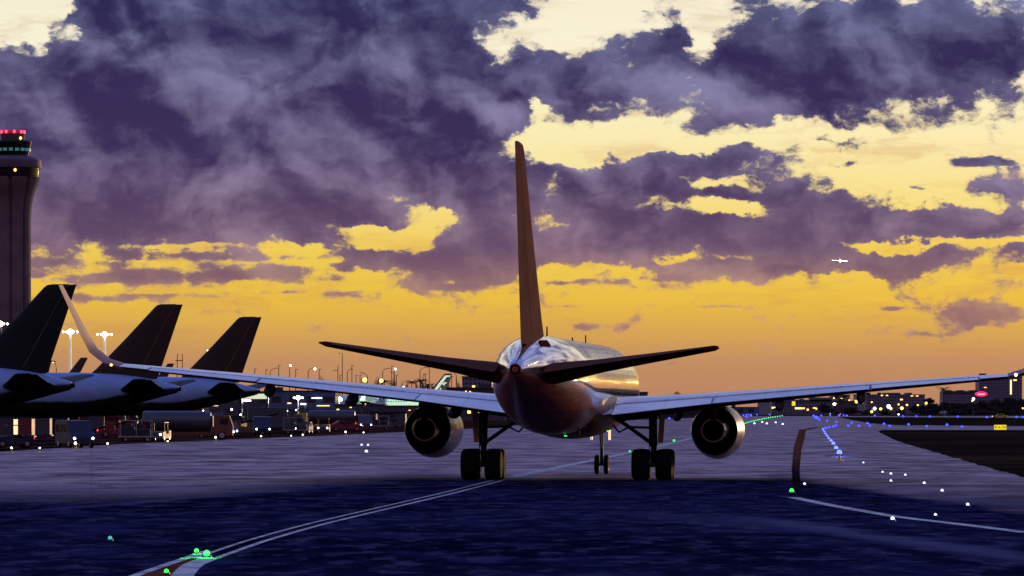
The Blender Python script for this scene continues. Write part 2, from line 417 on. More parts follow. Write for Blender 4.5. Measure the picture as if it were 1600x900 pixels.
rj = random.Random(4); g1 = [a.lerp(b, k/14) + Vector((rj.uniform(-.12, .12), rj.uniform(-.9, .9), 0)) for a, b in zip(g1, g1[1:]) for k in range(14)]
top = [gp(u, v) for u, v in [(1385, 671.8), (1500, 672), (2600, 673)]]
structure('grass_verge', [[(p.x, p.y) for p in g1] + [(p.x, p.y) for p in reversed(top)] + [(gp(1377, 672.3).x, gp(1377, 672.3).y)]], .012, M['grass_dark'])
G2 = [(1308, 651.6), (1330, 656), (1360, 661.5), (1400, 664.3), (1600, 666), (2600, 667)]
g2 = [gp(u, v) for u, v in G2]; t2 = [gp(u, v) for u, v in [(2600, 653.4), (1600, 652.8), (1400, 651.8)]]
structure('grass_island', [[(p.x, p.y) for p in g2] + [(p.x, p.y) for p in t2]], .012, M['grass_dark'])

def curve_line(px, w, z=.018, off=0.0, zj=0.0):
    """painted line of width w metres through ground points given as photo pixels"""
    P_ = [gp(u, v) for u, v in px]
    pts = []
    for i in range(len(P_)-1):
        a, b = P_[max(i-1, 0)], P_[i]; c, d = P_[i+1], P_[min(i+2, len(P_)-1)]
        for k in range(12):
            q = k/12
            pts.append(b*(1-q)+c*q + ((c-a)*(q*(1-q)**2) - (d-b)*(q*q*(1-q)))*.25)
    pts.append(P_[-1])
    b = MB(); prev = None
    for i, p in enumerate(pts):
        d = pts[min(i+1, len(pts)-1)]-pts[max(i-1, 0)]; d.z = 0; d.normalize()
        nrm = Vector((d.y, -d.x, 0))
        va = b.bm.verts.new((p + nrm*(off-w/2)).to_2d().to_3d() + Vector((0, 0, z)))
        vb = b.bm.verts.new((p + nrm*(off+w/2)).to_2d().to_3d() + Vector((0, 0, z)))
        if prev: b._f((prev[0], prev[1], vb, va))
        prev = (va, vb)
    return b
def line(name, px, w, m_='mark_white', off=0.0, z=.018):
    o = curve_line(px, w, z, off).build(name, M[m_]); tag(o, kind='structure')
    return o
CL = [(322, 873), (400, 846), (500, 818), (700, 771), (790, 748), (860, 733), (980, 708), (1060, 690), (1160, 664), (1222, 650.5)]
line('centreline', CL, .12, off=-.22)
line('centreline', CL, .15, off=.22)
line('centreline', [(800, 746), (860, 733), (980, 708), (1060, 690), (1160, 664)], .62, z=.017)
line('taxiway_line', [(205, 903), (232, 893), (262, 883), (300, 870), (322, 862)], .20)
line('taxiway_line', [(282, 905), (292, 892), (303, 883), (330, 872)], .42)
b = MB(); b.sheet([(p.x, p.y, .014) for p in [gp(*q) for q in [(215, 903), (262, 885), (300, 872.5), (318, 867), (322, 873), (303, 881), (290, 890), (278, 905)]]])
tag(b.build('painted_wedge', M['mark_brown']), kind='structure')
b = MB(); b.sheet([(p.x, p.y, .014) for p in [gp(*q) for q in [(1249, 671), (1260, 671), (1257, 685), (1252, 705), (1249.5, 735), (1251, 771), (1240, 771), (1237, 735), (1240, 700), (1246, 680)]]])
tag(b.build('painted_band', M['mark_band']), kind='structure')
line('taxiway_line', [(1240, 778), (1300, 790.5), (1400, 808), (1500, 820), (1605, 833)], .42)
line('taxiway_line', [(1380, 671.3), (1500, 671.4), (1620, 671.6)], 2.2, z=.018)
line('taxiway_line', [(1400, 666.9), (1500, 667.6), (1620, 668.2)], 2.2, z=.018)
line('taxiway_line', [(1310, 651.0), (1450, 651.7), (1620, 652.1)], 4.0, z=.018)
line('taxiway_line', [(1259, 671.6), (1272, 668.6), (1290, 667.4), (1372, 668.2)], 1.2, 'mark_brown')

# ------------------------------------------------------------------ airliners
def interp(tab, x):
    if x <= tab[0][0]: return tab[0][1]
    for (a, va), (b, vb) in zip(tab, tab[1:]):
        if x <= b: return va+(vb-va)*(x-a)/(b-a)
    return tab[-1][1]
UP = [(0, 0), (.008, .012), (.03, .022), (.08, .036), (.2, .053), (.38, .062), (.55, .056), (.7, .042), (.85, .022), (1, .0015)]
LO = [(0, 0), (.008, -.010), (.03, -.019), (.08, -.030), (.2, -.043), (.35, -.049), (.5, -.046), (.65, -.034), (.8, -.018), (.92, -.006), (1, -.0015)]
SY = [(0, 0), (.008, .013), (.03, .024), (.1, .040), (.22, .049), (.35, .050), (.5, .045), (.7, .030), (.88, .012), (1, .0015)]
FR = [0, .008, .03, .08, .14, .2, .29, .38, .46, .55, .65, .70, .76, .82, .88, .94, 1.0]
def foil(stations, fa, fb, up, lo, gap=0.0):
    """closed skin between chord fractions fa..fb; station = (LE, TE, normal, thickness factor)"""
    b = MB(); fr = [fa] + [f for f in FR if fa+.004 < f < fb-.004] + [fb]
    rs = []
    for LE, TE, N, tk in stations:
        ch = (TE-LE).length
        u = [LE.lerp(TE, f) + N*(interp(up, f)*ch*tk+gap) for f in fr]
        l = [LE.lerp(TE, f) + N*(interp(lo, f)*ch*tk-gap) for f in reversed(fr)]
        rs.append(u+l)
    b.rings(rs)
    if lo is LO:                                  # lower skin coloured dark for the shade under the wing
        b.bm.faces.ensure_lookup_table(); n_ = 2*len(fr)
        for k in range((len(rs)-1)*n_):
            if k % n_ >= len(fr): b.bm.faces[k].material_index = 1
    return b
def skin_panel(stations, fa, fb, up, proud):
    """thin plate lying on the upper skin (spoilers, hatch)"""
    b = MB(); fr = [fa+(fb-fa)*k/4 for k in range(5)]; rs = []
    for LE, TE, N, tk in stations:
        ch = (TE-LE).length
        rs.append([LE.lerp(TE, f)+N*(interp(up, f)*ch*tk+proud) for f in fr] + [LE.lerp(TE, f)+N*(interp(up, f)*ch*tk-.01) for f in reversed(fr)])
    return b.rings(rs)
WST = [  # span, LE y, TE y, z of TE, LE lift, tilt of normal, thickness
 (1.0, 7.9, -3.5, 2.72, .22, 4, 1.0), (1.9, 7.3, -3.35, 2.85, .20, 5, .92), (6.4, 4.9, -2.75, 3.42, .12, 6, .74), (12.5, 1.6, -3.5, 4.04, .04, 6, .76), (18.5, -1.9, -4.35, 4.62, .0, 7, .85),
 (19.2, -2.45, -4.6, 4.80, .0, 28, 1.3), (19.72, -3.1, -4.9, 5.28, .0, 58, 1.7), (20.0, -3.7, -5.15, 5.9, 0, 72, 1.7), (20.8, -5.15, -6.0, 8.0, 0, 74, 1.2)]
LEAN = [0.0]
def wst(span, side, S):
    i = 0
    while i < len(WST)-2 and WST[i+1][0] <= span: i += 1
    a, b = WST[i], WST[i+1]; q = (span-a[0])/(b[0]-a[0])
    s_, ly, ty, z_, lift, tl, tk = [a[k]+(b[k]-a[k])*q for k in range(7)]
    s_ += max(0, min(s_, 18.5)-12.5)*.03; z_ -= side*s_*LEAN[0]
    t_ = math.radians(tl)
    return (Vector((side*s_, ly, z_+lift))*S, Vector((side*s_, ty, z_))*S, Vector((-side*math.sin(t_), 0, math.cos(t_))), tk)
def wspan(a, b, n_, side, S): return [wst(a+(b-a)*k/n_, side, S) for k in range(n_+1)]
def droop(st_, k=1.0): return [(LE+Vector((0, 0, .04*k)), TE-Vector((0, 0, .055*k)), N, tk) for LE, TE, N, tk in st_]
FUS = [(23.40, 3.50, .04, .04), (23.2, 3.51, .30, .30), (22.8, 3.55, .58, .60), (22.0, 3.65, .98, 1.02), (21.0, 3.78, 1.30, 1.36), (19.5, 3.90, 1.62, 1.70), (17.5, 3.97, 1.84, 1.94), (15, 3.98, 1.88, 2.0),
       (10, 3.98, 1.88, 2.0), (5, 3.98, 1.88, 2.0), (0, 3.98, 1.88, 2.0), (-5, 3.98, 1.88, 2.0), (-8.5, 3.98, 1.91, 2.0), (-11, 4.02, 1.93, 1.97), (-13.5, 4.13, 1.84, 1.85), (-16, 4.28, 1.64, 1.65),
       (-18.2, 4.42, 1.34, 1.36), (-20.2, 4.50, 1.0, 1.02), (-21.8, 4.53, .65, .68), (-22.9, 4.53, .42, .44), (-23.4, 4.53, .30, .31), (-23.5, 4.53, .24, .25)]
def fus_at(y_):
    T = FUS
    for i in range(len(T)-1):
        if T[i][0] >= y_ >= T[i+1][0]:
            p0, p1, p2, p3 = T[max(i-1, 0)], T[i], T[i+1], T[min(i+2, len(T)-1)]
            q = (y_-p1[0])/(p2[0]-p1[0]); out = []
            for k in (1, 2, 3):
                m1 = (p2[k]-p0[k])/(p2[0]-p0[0]) if p2[0] != p0[0] else 0
                m2 = (p3[k]-p1[k])/(p3[0]-p1[0]) if p3[0] != p1[0] else 0
                h = p2[0]-p1[0]
                out.append((2*q**3-3*q**2+1)*p1[k] + (q**3-2*q**2+q)*h*m1 + (-2*q**3+3*q**2)*p2[k] + (q**3-q**2)*h*m2)
            return out
    return list(T[-1][1:])

def metal_mat(name, col, belly, split, rough=.075):
    """polished aluminium with frame lines; reflected ground put into the colour below 'split'"""
    m_ = bpy.data.materials.new(name); m_.use_nodes = True
    t = NT(m_.node_tree); b = m_.node_tree.nodes['Principled BSDF']
    co = t.new('ShaderNodeTexCoord').outputs['Object']; x, y, z = t.sep(co)
    nz = t.noise(t.v('MULTIPLY', co, (1, .5, 1)), .9, 6, .6, .5)
    fine = t.noise(co, 6, 4, .6)
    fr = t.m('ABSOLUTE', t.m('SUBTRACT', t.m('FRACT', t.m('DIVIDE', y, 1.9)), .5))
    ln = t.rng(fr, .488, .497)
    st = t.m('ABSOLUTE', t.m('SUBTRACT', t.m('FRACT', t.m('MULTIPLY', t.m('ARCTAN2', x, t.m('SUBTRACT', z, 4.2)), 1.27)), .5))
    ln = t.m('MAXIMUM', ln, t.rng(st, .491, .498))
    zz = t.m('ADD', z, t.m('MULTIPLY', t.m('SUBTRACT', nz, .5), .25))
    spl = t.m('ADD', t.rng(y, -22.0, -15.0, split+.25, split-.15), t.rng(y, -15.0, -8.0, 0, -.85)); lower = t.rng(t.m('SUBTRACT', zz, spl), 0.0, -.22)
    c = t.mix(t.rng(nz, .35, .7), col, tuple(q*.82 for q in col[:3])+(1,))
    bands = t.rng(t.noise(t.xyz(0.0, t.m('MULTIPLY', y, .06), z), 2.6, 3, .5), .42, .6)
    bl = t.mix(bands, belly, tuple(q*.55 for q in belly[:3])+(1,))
    c = t.mix(lower, c, bl)  # reflected ground on the lower body, put into the base colour
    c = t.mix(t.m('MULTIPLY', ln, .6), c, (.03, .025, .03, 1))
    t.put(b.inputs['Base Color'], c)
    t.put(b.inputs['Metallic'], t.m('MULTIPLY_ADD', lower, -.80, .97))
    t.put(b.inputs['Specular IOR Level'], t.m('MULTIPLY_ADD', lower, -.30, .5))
    t.put(b.inputs['Roughness'], t.m('ADD', t.m('MULTIPLY_ADD', t.m('SUBTRACT', nz, .5), .10, rough), t.m('MULTIPLY', lower, .18)))
    bn = t.new('ShaderNodeBump'); bn.inputs['Strength'].default_value = .30; bn.inputs['Distance'].default_value = .05
    t.put(bn.inputs['Height'], t.m('ADD', t.m('MULTIPLY', nz, 1.0), t.m('MULTIPLY', ln, -.15))); t.put(b.inputs['Normal'], bn.outputs[0])
    return m_
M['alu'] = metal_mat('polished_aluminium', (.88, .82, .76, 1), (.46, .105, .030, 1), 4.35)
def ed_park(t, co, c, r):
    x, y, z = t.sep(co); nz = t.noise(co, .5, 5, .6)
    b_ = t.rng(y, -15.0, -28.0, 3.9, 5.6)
    lo_ = t.rng(t.m('ADD', z, t.m('MULTIPLY', nz, .4)), t.m('ADD', b_, .35), b_)  # shade on the lower body, painted in near-black
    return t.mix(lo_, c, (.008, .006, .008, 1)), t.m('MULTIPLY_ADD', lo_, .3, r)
M['park_body'] = mat('shaded_blue_body', (.26, .34, .60), .40, .0, spec=.4, var=.12, scale=.4, edit=ed_park)
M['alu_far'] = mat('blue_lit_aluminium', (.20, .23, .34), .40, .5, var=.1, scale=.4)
def ed_wing(t, co, c, r):
    x, y, z = t.sep(co)
    f = t.m('ABSOLUTE', t.m('SUBTRACT', t.m('FRACT', t.m('DIVIDE', x, 2.13)), .5))
    nz = t.noise(t.v('MULTIPLY', co, (.6, 2.5, 1)), 1.5, 6, .65)
    c = t.mix(t.rng(nz, .45, .75, 0, .4), c, (.22, .24, .30, 1))
    return t.mix(t.rng(f, .492, .498, 0, .6), c, (.05, .05, .06, 1)), r
M['wing'] = mat('wing_grey', (.78, .82, .88), .34, .25, coat=.2, edit=ed_wing)
M['wing_under'] = mat('wing_underside', (.05, .038, .04), .8, spec=0)  # dark tone carries the shade below the wing
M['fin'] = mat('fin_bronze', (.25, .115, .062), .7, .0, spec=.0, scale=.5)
M['fin_dark'] = mat('fin_dark', (.012, .012, .014), .55, spec=.2)
M['fin_brown'] = mat('fin_brown', (.05, .024, .016), .6, spec=.2)
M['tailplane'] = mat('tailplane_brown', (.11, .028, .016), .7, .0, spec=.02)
M['nacelle'] = mat('nacelle_metal', (.15, .085, .065), .28, .6, spec=.3)
M['nozzle'] = mat('nozzle_dark', (.016, .009, .008), .7, .0, spec=.0)
M['hot_metal'] = mat('hot_metal', (.50, .44, .42), .2, .95)

def wheel(parent, x, y, z, r, w_, side):
    b = MB(); h = w_/2
    b.lathe([(-h, r*.62), (-h*.98, r*.84), (-h*.75, r*.965), (-h*.35, r), (-h*.30, r*.985), (-h*.25, r), (0, r), (h*.25, r), (h*.30, r*.985), (h*.35, r), (h*.75, r*.965), (h*.98, r*.84), (h, r*.62)], 'x', (x, y, z), 28)
    b.mi = 1
    b.lathe([(-h*.80, r*.12), (-h*.85, r*.5), (-h*1.01, r*.61), (h*1.01, r*.61), (h*.85, r*.5), (h*.80, r*.12)], 'x', (x, y, z), 20)
    return b.build('wheel', [M['rubber'], M['steel']], parent, auto=40)

def airliner(name, S, RF, mats, detail, loc, rz, roll=0.0):
    root = empty(name, loc); root.rotation_mode = 'XYZ'; root.rotation_euler = (0, roll, rz)
    RX = lambda r: r*S*RF
    # fuselage
    b = MB(); ys = []
    y_ = 23.4
    for q in [23.4, 23.3, 23.1, 22.8, 22.4, 22, 21.5, 21, 20.4, 19.7, 19, 18.2, 17.4, 16.5, 15.5] : ys.append(q)
    ys += [15.0-k*1.5 for k in range(1, 16)] + [-8.5-k*.55 for k in range(1, 27)] + [-23.1, -23.4, -23.5]
    seg = 72 if detail else 32; rs = []
    for q in ys:
        zc, rx, rz_ = fus_at(q)
        rs.append([(RX(rx)*math.cos(t), q*S, zc*S + RX(rz_)*math.sin(t)) for t in [2*math.pi*k/seg for k in range(seg)]])
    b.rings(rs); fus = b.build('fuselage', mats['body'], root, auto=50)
    # cockpit glass
    b = MB()
    for k in (-1, 1):
        for a0, a1 in ((4, 26), (30, 52)):
            P_ = []
            for q, a in ((21.9, a0), (21.9, a1), (21.1, a1), (21.1, a0)):
                zc, rx, rz_ = fus_at(q); t = math.radians(90-k*a)
                P_.append((RX(rx)*1.012*math.cos(t), q*S, zc*S+RX(rz_)*1.012*math.sin(t)))
            b.sheet(P_)
    b.build('cockpit_window', M['black_glass'], fus)
    # cabin windows: one thin strip of panes each side
    b = MB()
    for k in (-1, 1):
        for i in range(40):
            q = 15.5-i*.62
            zc, rx, rz_ = fus_at(q); zz = .42
            for yy in (q,):
                t0, t1 = math.asin(.14), math.asin(.30)
                b.sheet([(k*RX(rx)*1.004*math.cos(t), (yy+d)*S, zc*S+RX(rz_)*1.004*math.sin(t)) for t, d in ((t0, -.11), (t0, .11), (t1, .11), (t1, -.11))])
    tag(b.build('cabin_windows', M['black_glass'], fus), kind='stuff')
    # belly fairing
    b = MB(); rs = []
    for k in range(25):
        q = k/24; yy = 9.5-q*16.0
        e = max(0.02, math.sin(math.pi*min(1, max(0, q)))**.42)
        rs.append([(RX(2.22*e)*math.cos(t)*1.0, yy*S, (2.95*S) + (1.20*S*RF*e)*math.sin(t)) for t in [2*math.pi*j/36 for j in range(36)]])
    b.rings(rs); b.build('belly_fairing', mats['belly'], root, auto=50)
    # exhaust cone
    b = MB(); b.lathe([(-23.35, .20), (-23.72, .19), (-23.74, .15), (-23.4, .12)], 'y', (0, 0, 4.53), 20)
    for v in b.bm.verts: v.co = Vector((v.co.x*S*RF, v.co.y*S, 4.53*S+(v.co.z-4.53)*S*RF))
    b.build('tail_exhaust', M['nozzle'], root, auto=50)
    # fin and rudder
    FS = [(5.0, -12.2, -21.0, .9), (6.0, -13.85, -21.35, .9), (6.6, -14.6, -21.6, .9), (9.8, -17.9, -22.75, .9), (12.9, -20.95, -23.85, .9), (13.12, -21.25, -23.95, .75), (13.2, -21.7, -23.98, .3)]
    def fst(z_):
        i = 0
        while i < len(FS)-2 and FS[i+1][0] < z_: i += 1
        a, c = FS[i], FS[i+1]; q = (z_-a[0])/(c[0]-a[0]); z1, l, t_, k = [a[j]+(c[j]-a[j])*q for j in range(4)]
        return (Vector((0, l, z1))*S, Vector((0, t_, z1))*S, Vector((1, 0, 0)), k)
    NG = [(a, -v) for a, v in SY]
    fin = foil([fst(z_) for z_ in (5.0, 6.0, 6.6, 8.2, 9.8, 11.4, 12.9, 13.12, 13.2)], 0, .69, SY, NG).build('fin', mats['fin'], root, auto=35)
    foil([fst(z_) for z_ in (5.55, 6.6, 8.2, 9.3)], .70, 1, SY, NG).build('rudder', mats['fin'], fin, auto=35)
    foil([fst(z_) for z_ in (9.302, 11.4, 12.9, 13.15)], .70, 1, SY, NG).build('rudder', mats['fin'], fin, auto=35)
    for side in (-1, 1):
        # tailplane and elevator
        TL = LEAN[0]*side
        HS = [(.25, -16.9, -22.3, 4.34, 1.75), (1.0, -17.5, -22.35, 4.45, 1.75), (3.0, -18.65, -22.55, 4.78, 1.35), (7.45, -21.15, -23.1, 5.48, 1.05), (7.62, -21.5, -23.15, 5.51, .5)]
        def hst(x_):
            i = 0
            while i < len(HS)-2 and HS[i+1][0] < x_: i += 1
            a, c = HS[i], HS[i+1]; q = (x_-a[0])/(c[0]-a[0]); x1, l, t_, z_, k = [a[j]+(c[j]-a[j])*q for j in range(5)]
            return (Vector((side*x1, l, z_-.05-TL*x1))*S, Vector((side*x1, t_, z_-TL*x1))*S, Vector((-side*.14, 0, .99)), k)
        tp = foil([hst(q) for q in (.25, 1.0, 3, 5, 7.0, 7.45, 7.62)], 0, .70, SY, NG).build('tailplane', mats['tailplane'], root, auto=35)
        foil([hst(q) for q in (.95, 3, 5, 7.1)], .71, 1, SY, NG).build('elevator', mats['tailplane'], tp, auto=35)
        # wing
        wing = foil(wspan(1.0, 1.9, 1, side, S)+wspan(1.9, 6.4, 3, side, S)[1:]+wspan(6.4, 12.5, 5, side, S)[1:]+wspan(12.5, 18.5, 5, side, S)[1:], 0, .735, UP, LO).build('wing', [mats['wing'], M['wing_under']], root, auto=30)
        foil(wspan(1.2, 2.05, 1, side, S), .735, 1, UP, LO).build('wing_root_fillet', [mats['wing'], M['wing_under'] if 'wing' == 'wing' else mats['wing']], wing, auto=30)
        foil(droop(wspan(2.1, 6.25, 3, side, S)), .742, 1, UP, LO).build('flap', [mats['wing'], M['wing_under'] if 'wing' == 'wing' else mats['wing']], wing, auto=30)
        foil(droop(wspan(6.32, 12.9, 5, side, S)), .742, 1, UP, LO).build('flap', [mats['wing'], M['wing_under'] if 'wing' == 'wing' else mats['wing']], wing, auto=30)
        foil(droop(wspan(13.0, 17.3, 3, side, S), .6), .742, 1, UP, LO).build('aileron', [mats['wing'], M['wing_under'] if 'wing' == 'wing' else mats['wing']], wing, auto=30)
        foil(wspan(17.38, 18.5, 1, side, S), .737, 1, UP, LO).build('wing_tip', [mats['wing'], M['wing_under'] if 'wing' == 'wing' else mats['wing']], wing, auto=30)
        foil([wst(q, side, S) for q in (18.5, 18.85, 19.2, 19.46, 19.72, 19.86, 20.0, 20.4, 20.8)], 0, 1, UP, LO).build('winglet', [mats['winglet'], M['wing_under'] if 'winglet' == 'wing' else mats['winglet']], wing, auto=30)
        if detail:
            for a, c in ((2.4, 4.2), (4.25, 6.1), (7.0, 8.6), (8.65, 10.2), (10.25, 11.8)):
                skin_panel(wspan(a, c, 2, side, S), .585, .725, UP, .014).build('spoiler', mats['wing'], wing, auto=30)
            for sp in (4.75, 9.1, 12.55):
                LE, TE, N, tk = wst(sp, side, S)
                b = MB(); rs = []
                for k in range(13):
                    q = k/12; e = max(.03, math.sin(math.pi*q**.8))
                    c_ = LE.lerp(TE, .50+.62*q) + Vector((0, 0, -.30-.16*q))
                    rs.append([c_+Vector((.19*e*math.cos(t), 0, .30*e*math.sin(t))) for t in [2*math.pi*j/14 for j in range(14)]])
                b.rings(rs); b.build('flap_track_fairing', M['wing_under'], wing, auto=50)
        # tip light
        p = Vector((side*19.0, -1.95, 4.68-side*18.5*LEAN[0]))*S
        b = MB(); b.lathe([(-.16, .01), (-.1, .045), (0, .06), (.1, .045), (.16, .01)], 'y', p+Vector((0, -2.55*S, 0)), 10)
        b.build('tip_light', M['lamp_amber'] if side < 0 else M['lamp_white'], wing, smooth=True)
        # engine
        ex, ez = side*6.2, 2.13
        b = MB()
        b.lathe([(5.3, .86), (6.25, .90), (6.38, .945), (6.3, 1.0), (5.9, 1.06), (5.0, 1.12), (3.8, 1.13), (2.6, 1.10), (1.6, 1.02), (1.25, .99), (1.25, .965)], 'y', (0, 0, 0), 48, cap=False)
        for v in b.bm.verts:
            if v.co.z < 0: v.co.z *= 1.0 + .10*(v.co.y > 1.0)*min(1, abs(v.co.z))
            v.co = Vector((ex+v.co.x, v.co.y, ez+v.co.z))*S
        nac = b.build('engine', mats['nacelle'], root, auto=40)
        b = MB(); b.lathe([(1.26, .963), (2.0, .965), (3.0, .965), (3.0, .70)], 'y', (0, 0, 0), 44, cap=False)
        for v in b.bm.verts: v.co = Vector((ex+v.co.x, v.co.y, ez+v.co.z))*S
        b.build('bypass_duct', M['nozzle'], nac, auto=40)
        b = MB(); b.lathe([(1.27, .965), (1.23, .972), (1.22, .985), (1.25, 1.0), (1.36, 1.012)], 'y', (0, 0, 0), 48, cap=False)
        for v in b.bm.verts: v.co = Vector((ex+v.co.x, v.co.y-.01, ez+v.co.z))*S
        b.build('exhaust_lip', M['steel'], nac, auto=60)
        b = MB(); b.lathe([(3.0, .78), (1.8, .76), (.9, .66), (.05, .50), (.05, .46), (.9, .44)], 'y', (0, 0, 0), 40, cap=False)
        for v in b.bm.verts: v.co = Vector((ex+v.co.x, v.co.y, ez+.02+v.co.z))*S
        b.build('core_nozzle', M['hot_metal'] if detail else M['nozzle'], nac, auto=40)
        b = MB(); b.lathe([(.9, .45), (.6, .34), (.1, .24), (-.45, .05)], 'y', (0, 0, 0), 28)
        for v in b.bm.verts: v.co = Vector((ex+v.co.x, v.co.y, ez+.02+v.co.z))*S
        b.build('exhaust_plug', M['nozzle'], nac, auto=40)
        b = MB(); b.lathe([(5.5, .02), (5.32, .89), (5.3, .9)], 'y', (0, 0, 0), 28); 
        for v in b.bm.verts: v.co = Vector((ex+v.co.x, v.co.y, ez+v.co.z))*S
        b.build('fan', M['dark_metal'], nac, auto=40)
        b = MB(); rs = []
        for yy, zt, zb, hw in ((6.0, 3.30, 2.9, .06), (4.6, 3.62, 2.75, .20), (3.0, 3.60, 2.3, .22), (1.2, 3.48, 2.35, .22), (-.2, 3.38, 2.62, .18), (-1.7, 3.25, 2.95, .05)):
            rs.append([(ex+hw, yy, zt), (ex+hw*.9, yy, (zt+zb)/2), (ex+hw*.5, yy, zb), (ex-hw*.5, yy, zb), (ex-hw*.9, yy, (zt+zb)/2), (ex-hw, yy, zt)])
        b.rings([[Vector(p)*S for p in r] for r in rs]); b.build('pylon', M['nozzle'], nac, auto=30)
        # main gear
        gx = side*3.65; dz = side*.0128 if detail else 0
        wr = .67; b = MB(); b.tube([(gx, 0, wr+dz), (gx, 0, 1.55)], .115, 14)
        b.tube([(gx, 0, 1.45), (gx-side*.02, .05, 3.0)], .175, 16)
        b.tube([(gx, -.74, wr+dz), (gx, .74, wr+dz)], .12, 10)
        for yy in (-.72, .72): b.tube([(gx-.62, yy, wr+dz), (gx+.62, yy, wr+dz)], .085, 10)
        b.tube([(gx, -.16, 1.6), (gx, -.42, 1.15), (gx, -.30, .8)], .045, 8)
        b.tube([(gx+.13, -.12, 1.0), (gx+.14, -.1, 2.9)], .022, 6); b.tube([(gx-.15, -.14, .9), (gx-.17, -.1, 2.9)], .022, 6)
        for v in b.bm.verts: v.co *= S
        g = b.build('main_gear', M['dark_metal'], root, auto=40)
        b = MB()
        b.tube([(gx-side*.12, 0, 1.62), (gx-side*1.25, .12, 2.42), (gx-side*1.85, .15, 2.75)], .085, 10)
        b.tube([(gx-side*.12, .1, 2.25), (gx-side*1.05, .12, 2.28)], .05, 8)
        b.tube([(gx-side*1.05, .12, 2.28), (gx-side*1.5, .3, 2.05), (gx-side*1.95, .5, 2.6)], .045, 8)
        for v in b.bm.verts: v.co *= S
        b.build('side_brace', M['dark_metal'], g, auto=40)
        b = MB(); b.box(gx+side*.34, .15, 2.32, .045, .9, 1.45, Matrix.Rotation(side*math.radians(4), 3, 'Y') @ Matrix.Rotation(math.radians(-9), 3, 'Z'), .015)
        for v in b.bm.verts: v.co *= S
        b.build('gear_door', mats['door'], g)
        for xx in (-.51, .51):
            for yy in (-.72, .72): wheel(g, (gx+xx)*S, yy*S, (wr+dz)*S, wr*S, .70*S, side)
        if detail:
            b = MB(); b.box(gx, .0, 1.12, .10, .2, .32, None, .02)
            b.build('torque_link', M['steel'], g)
    # nose gear
    b = MB(); b.tube([(0, 18.3, .45), (0, 18.3, 2.2)], .08, 12); b.tube([(-.3, 18.3, .45), (.3, 18.3, .45)], .06, 10); b.tube([(0, 18.35, 1.1), (0, 17.1, 2.1)], .05, 8)
    for v in b.bm.verts: v.co *= S
    g = b.build('nose_gear', M['dark_metal'], root, auto=40)
    for k in (-1, 1): wheel(g, k*.22*S, 18.3*S, .45*S, .45*S, .22*S, k)
    b = MB()
    for k in (-1, 1): b.box(k*.42, 17.4, 1.85, .03, 1.5, .5)
    for v in b.bm.verts: v.co *= S
    b.build('gear_door', mats['door'], g)
    if detail:
        for yy, h in ((-10.2, .40), (9.0, .36), (2.0, .16)):
            zt = sum(fus_at(yy)[::2]) if False else fus_at(yy)[0]+fus_at(yy)[2]
            b = MB(); b.extrude([(yy+.16, zt-.05), (yy-.16, zt-.05), (yy-.14, zt+h), (yy-.02, zt+h)], 'x', -.022, .022)
            b.build('antenna', M['nozzle'], fus)
        zc, rx, rz_ = fus_at(-16.0)
        b = MB(); t0 = math.radians(61)
        def hp_(dt, yy, o):
            zc, rx, rz_ = fus_at(-18.4+yy); t = t0+dt
            return Vector(((rx+o)*math.cos(t), -18.4+yy, zc+(rz_+o)*math.sin(t)))
        q_ = [(-.17, .25), (.05, .95), (.18, -.15), (-.03, -.95)]
        b.rings([[hp_(a_, y2, -.05) for a_, y2 in q_], [hp_(a_, y2, .05) for a_, y2 in q_]])
        b.build('service_hatch', mats['hatch'], fus)
        # small green lights under the belly
        for sx, yy, zz, mm in ((1.95, -3.1, 2.12, 'lamp_green'), (.42, -6.2, 1.93, 'lamp_green')):
            b = MB(); b.box(sx, yy, zz, .11, .1, .05, None, .02); b.build('wing_root_light', M[mm], root)
        b = MB(); b.lathe([(2.45, .06), (2.2, .05), (1.92, .035)], 'z', (.95, -6.0, 0), 10); b.build('drain_mast', M['dark_metal'], root, auto=40)
    return root

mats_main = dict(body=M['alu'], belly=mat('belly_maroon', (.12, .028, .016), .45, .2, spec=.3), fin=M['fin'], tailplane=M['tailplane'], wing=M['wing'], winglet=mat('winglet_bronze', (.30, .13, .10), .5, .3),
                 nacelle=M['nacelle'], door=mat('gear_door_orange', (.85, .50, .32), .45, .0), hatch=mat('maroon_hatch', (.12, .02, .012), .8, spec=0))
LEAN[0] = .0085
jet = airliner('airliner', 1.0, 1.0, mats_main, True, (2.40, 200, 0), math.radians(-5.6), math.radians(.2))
LEAN[0] = 0.0
tag(jet, 'large polished metal twin-engine airliner taxiing away on the dark tarmac, seen from behind', 'airplane')

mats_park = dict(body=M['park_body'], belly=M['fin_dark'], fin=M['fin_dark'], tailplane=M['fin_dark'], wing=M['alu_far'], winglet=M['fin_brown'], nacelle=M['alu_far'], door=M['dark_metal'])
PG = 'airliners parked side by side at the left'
SP = 1.19
def parked(u_tail, d, lab, fm, ang=75, group=PG):
    a = math.radians(ang); fwd = Vector((-math.sin(a), math.cos(a), 0))
    tail = Vector((ax(u_tail, d), d, 0)); o = tail + fwd*(23.5*SP)
    m_ = dict(mats_park); m_['fin'] = fm
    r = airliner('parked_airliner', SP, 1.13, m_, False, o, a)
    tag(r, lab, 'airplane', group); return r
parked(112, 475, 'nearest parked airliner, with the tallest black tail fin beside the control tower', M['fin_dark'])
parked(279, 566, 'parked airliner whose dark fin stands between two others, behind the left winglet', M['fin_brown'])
parked(403, 644, 'farthest parked airliner of the row, its brown fin rising above the left wing', M['fin_brown'])

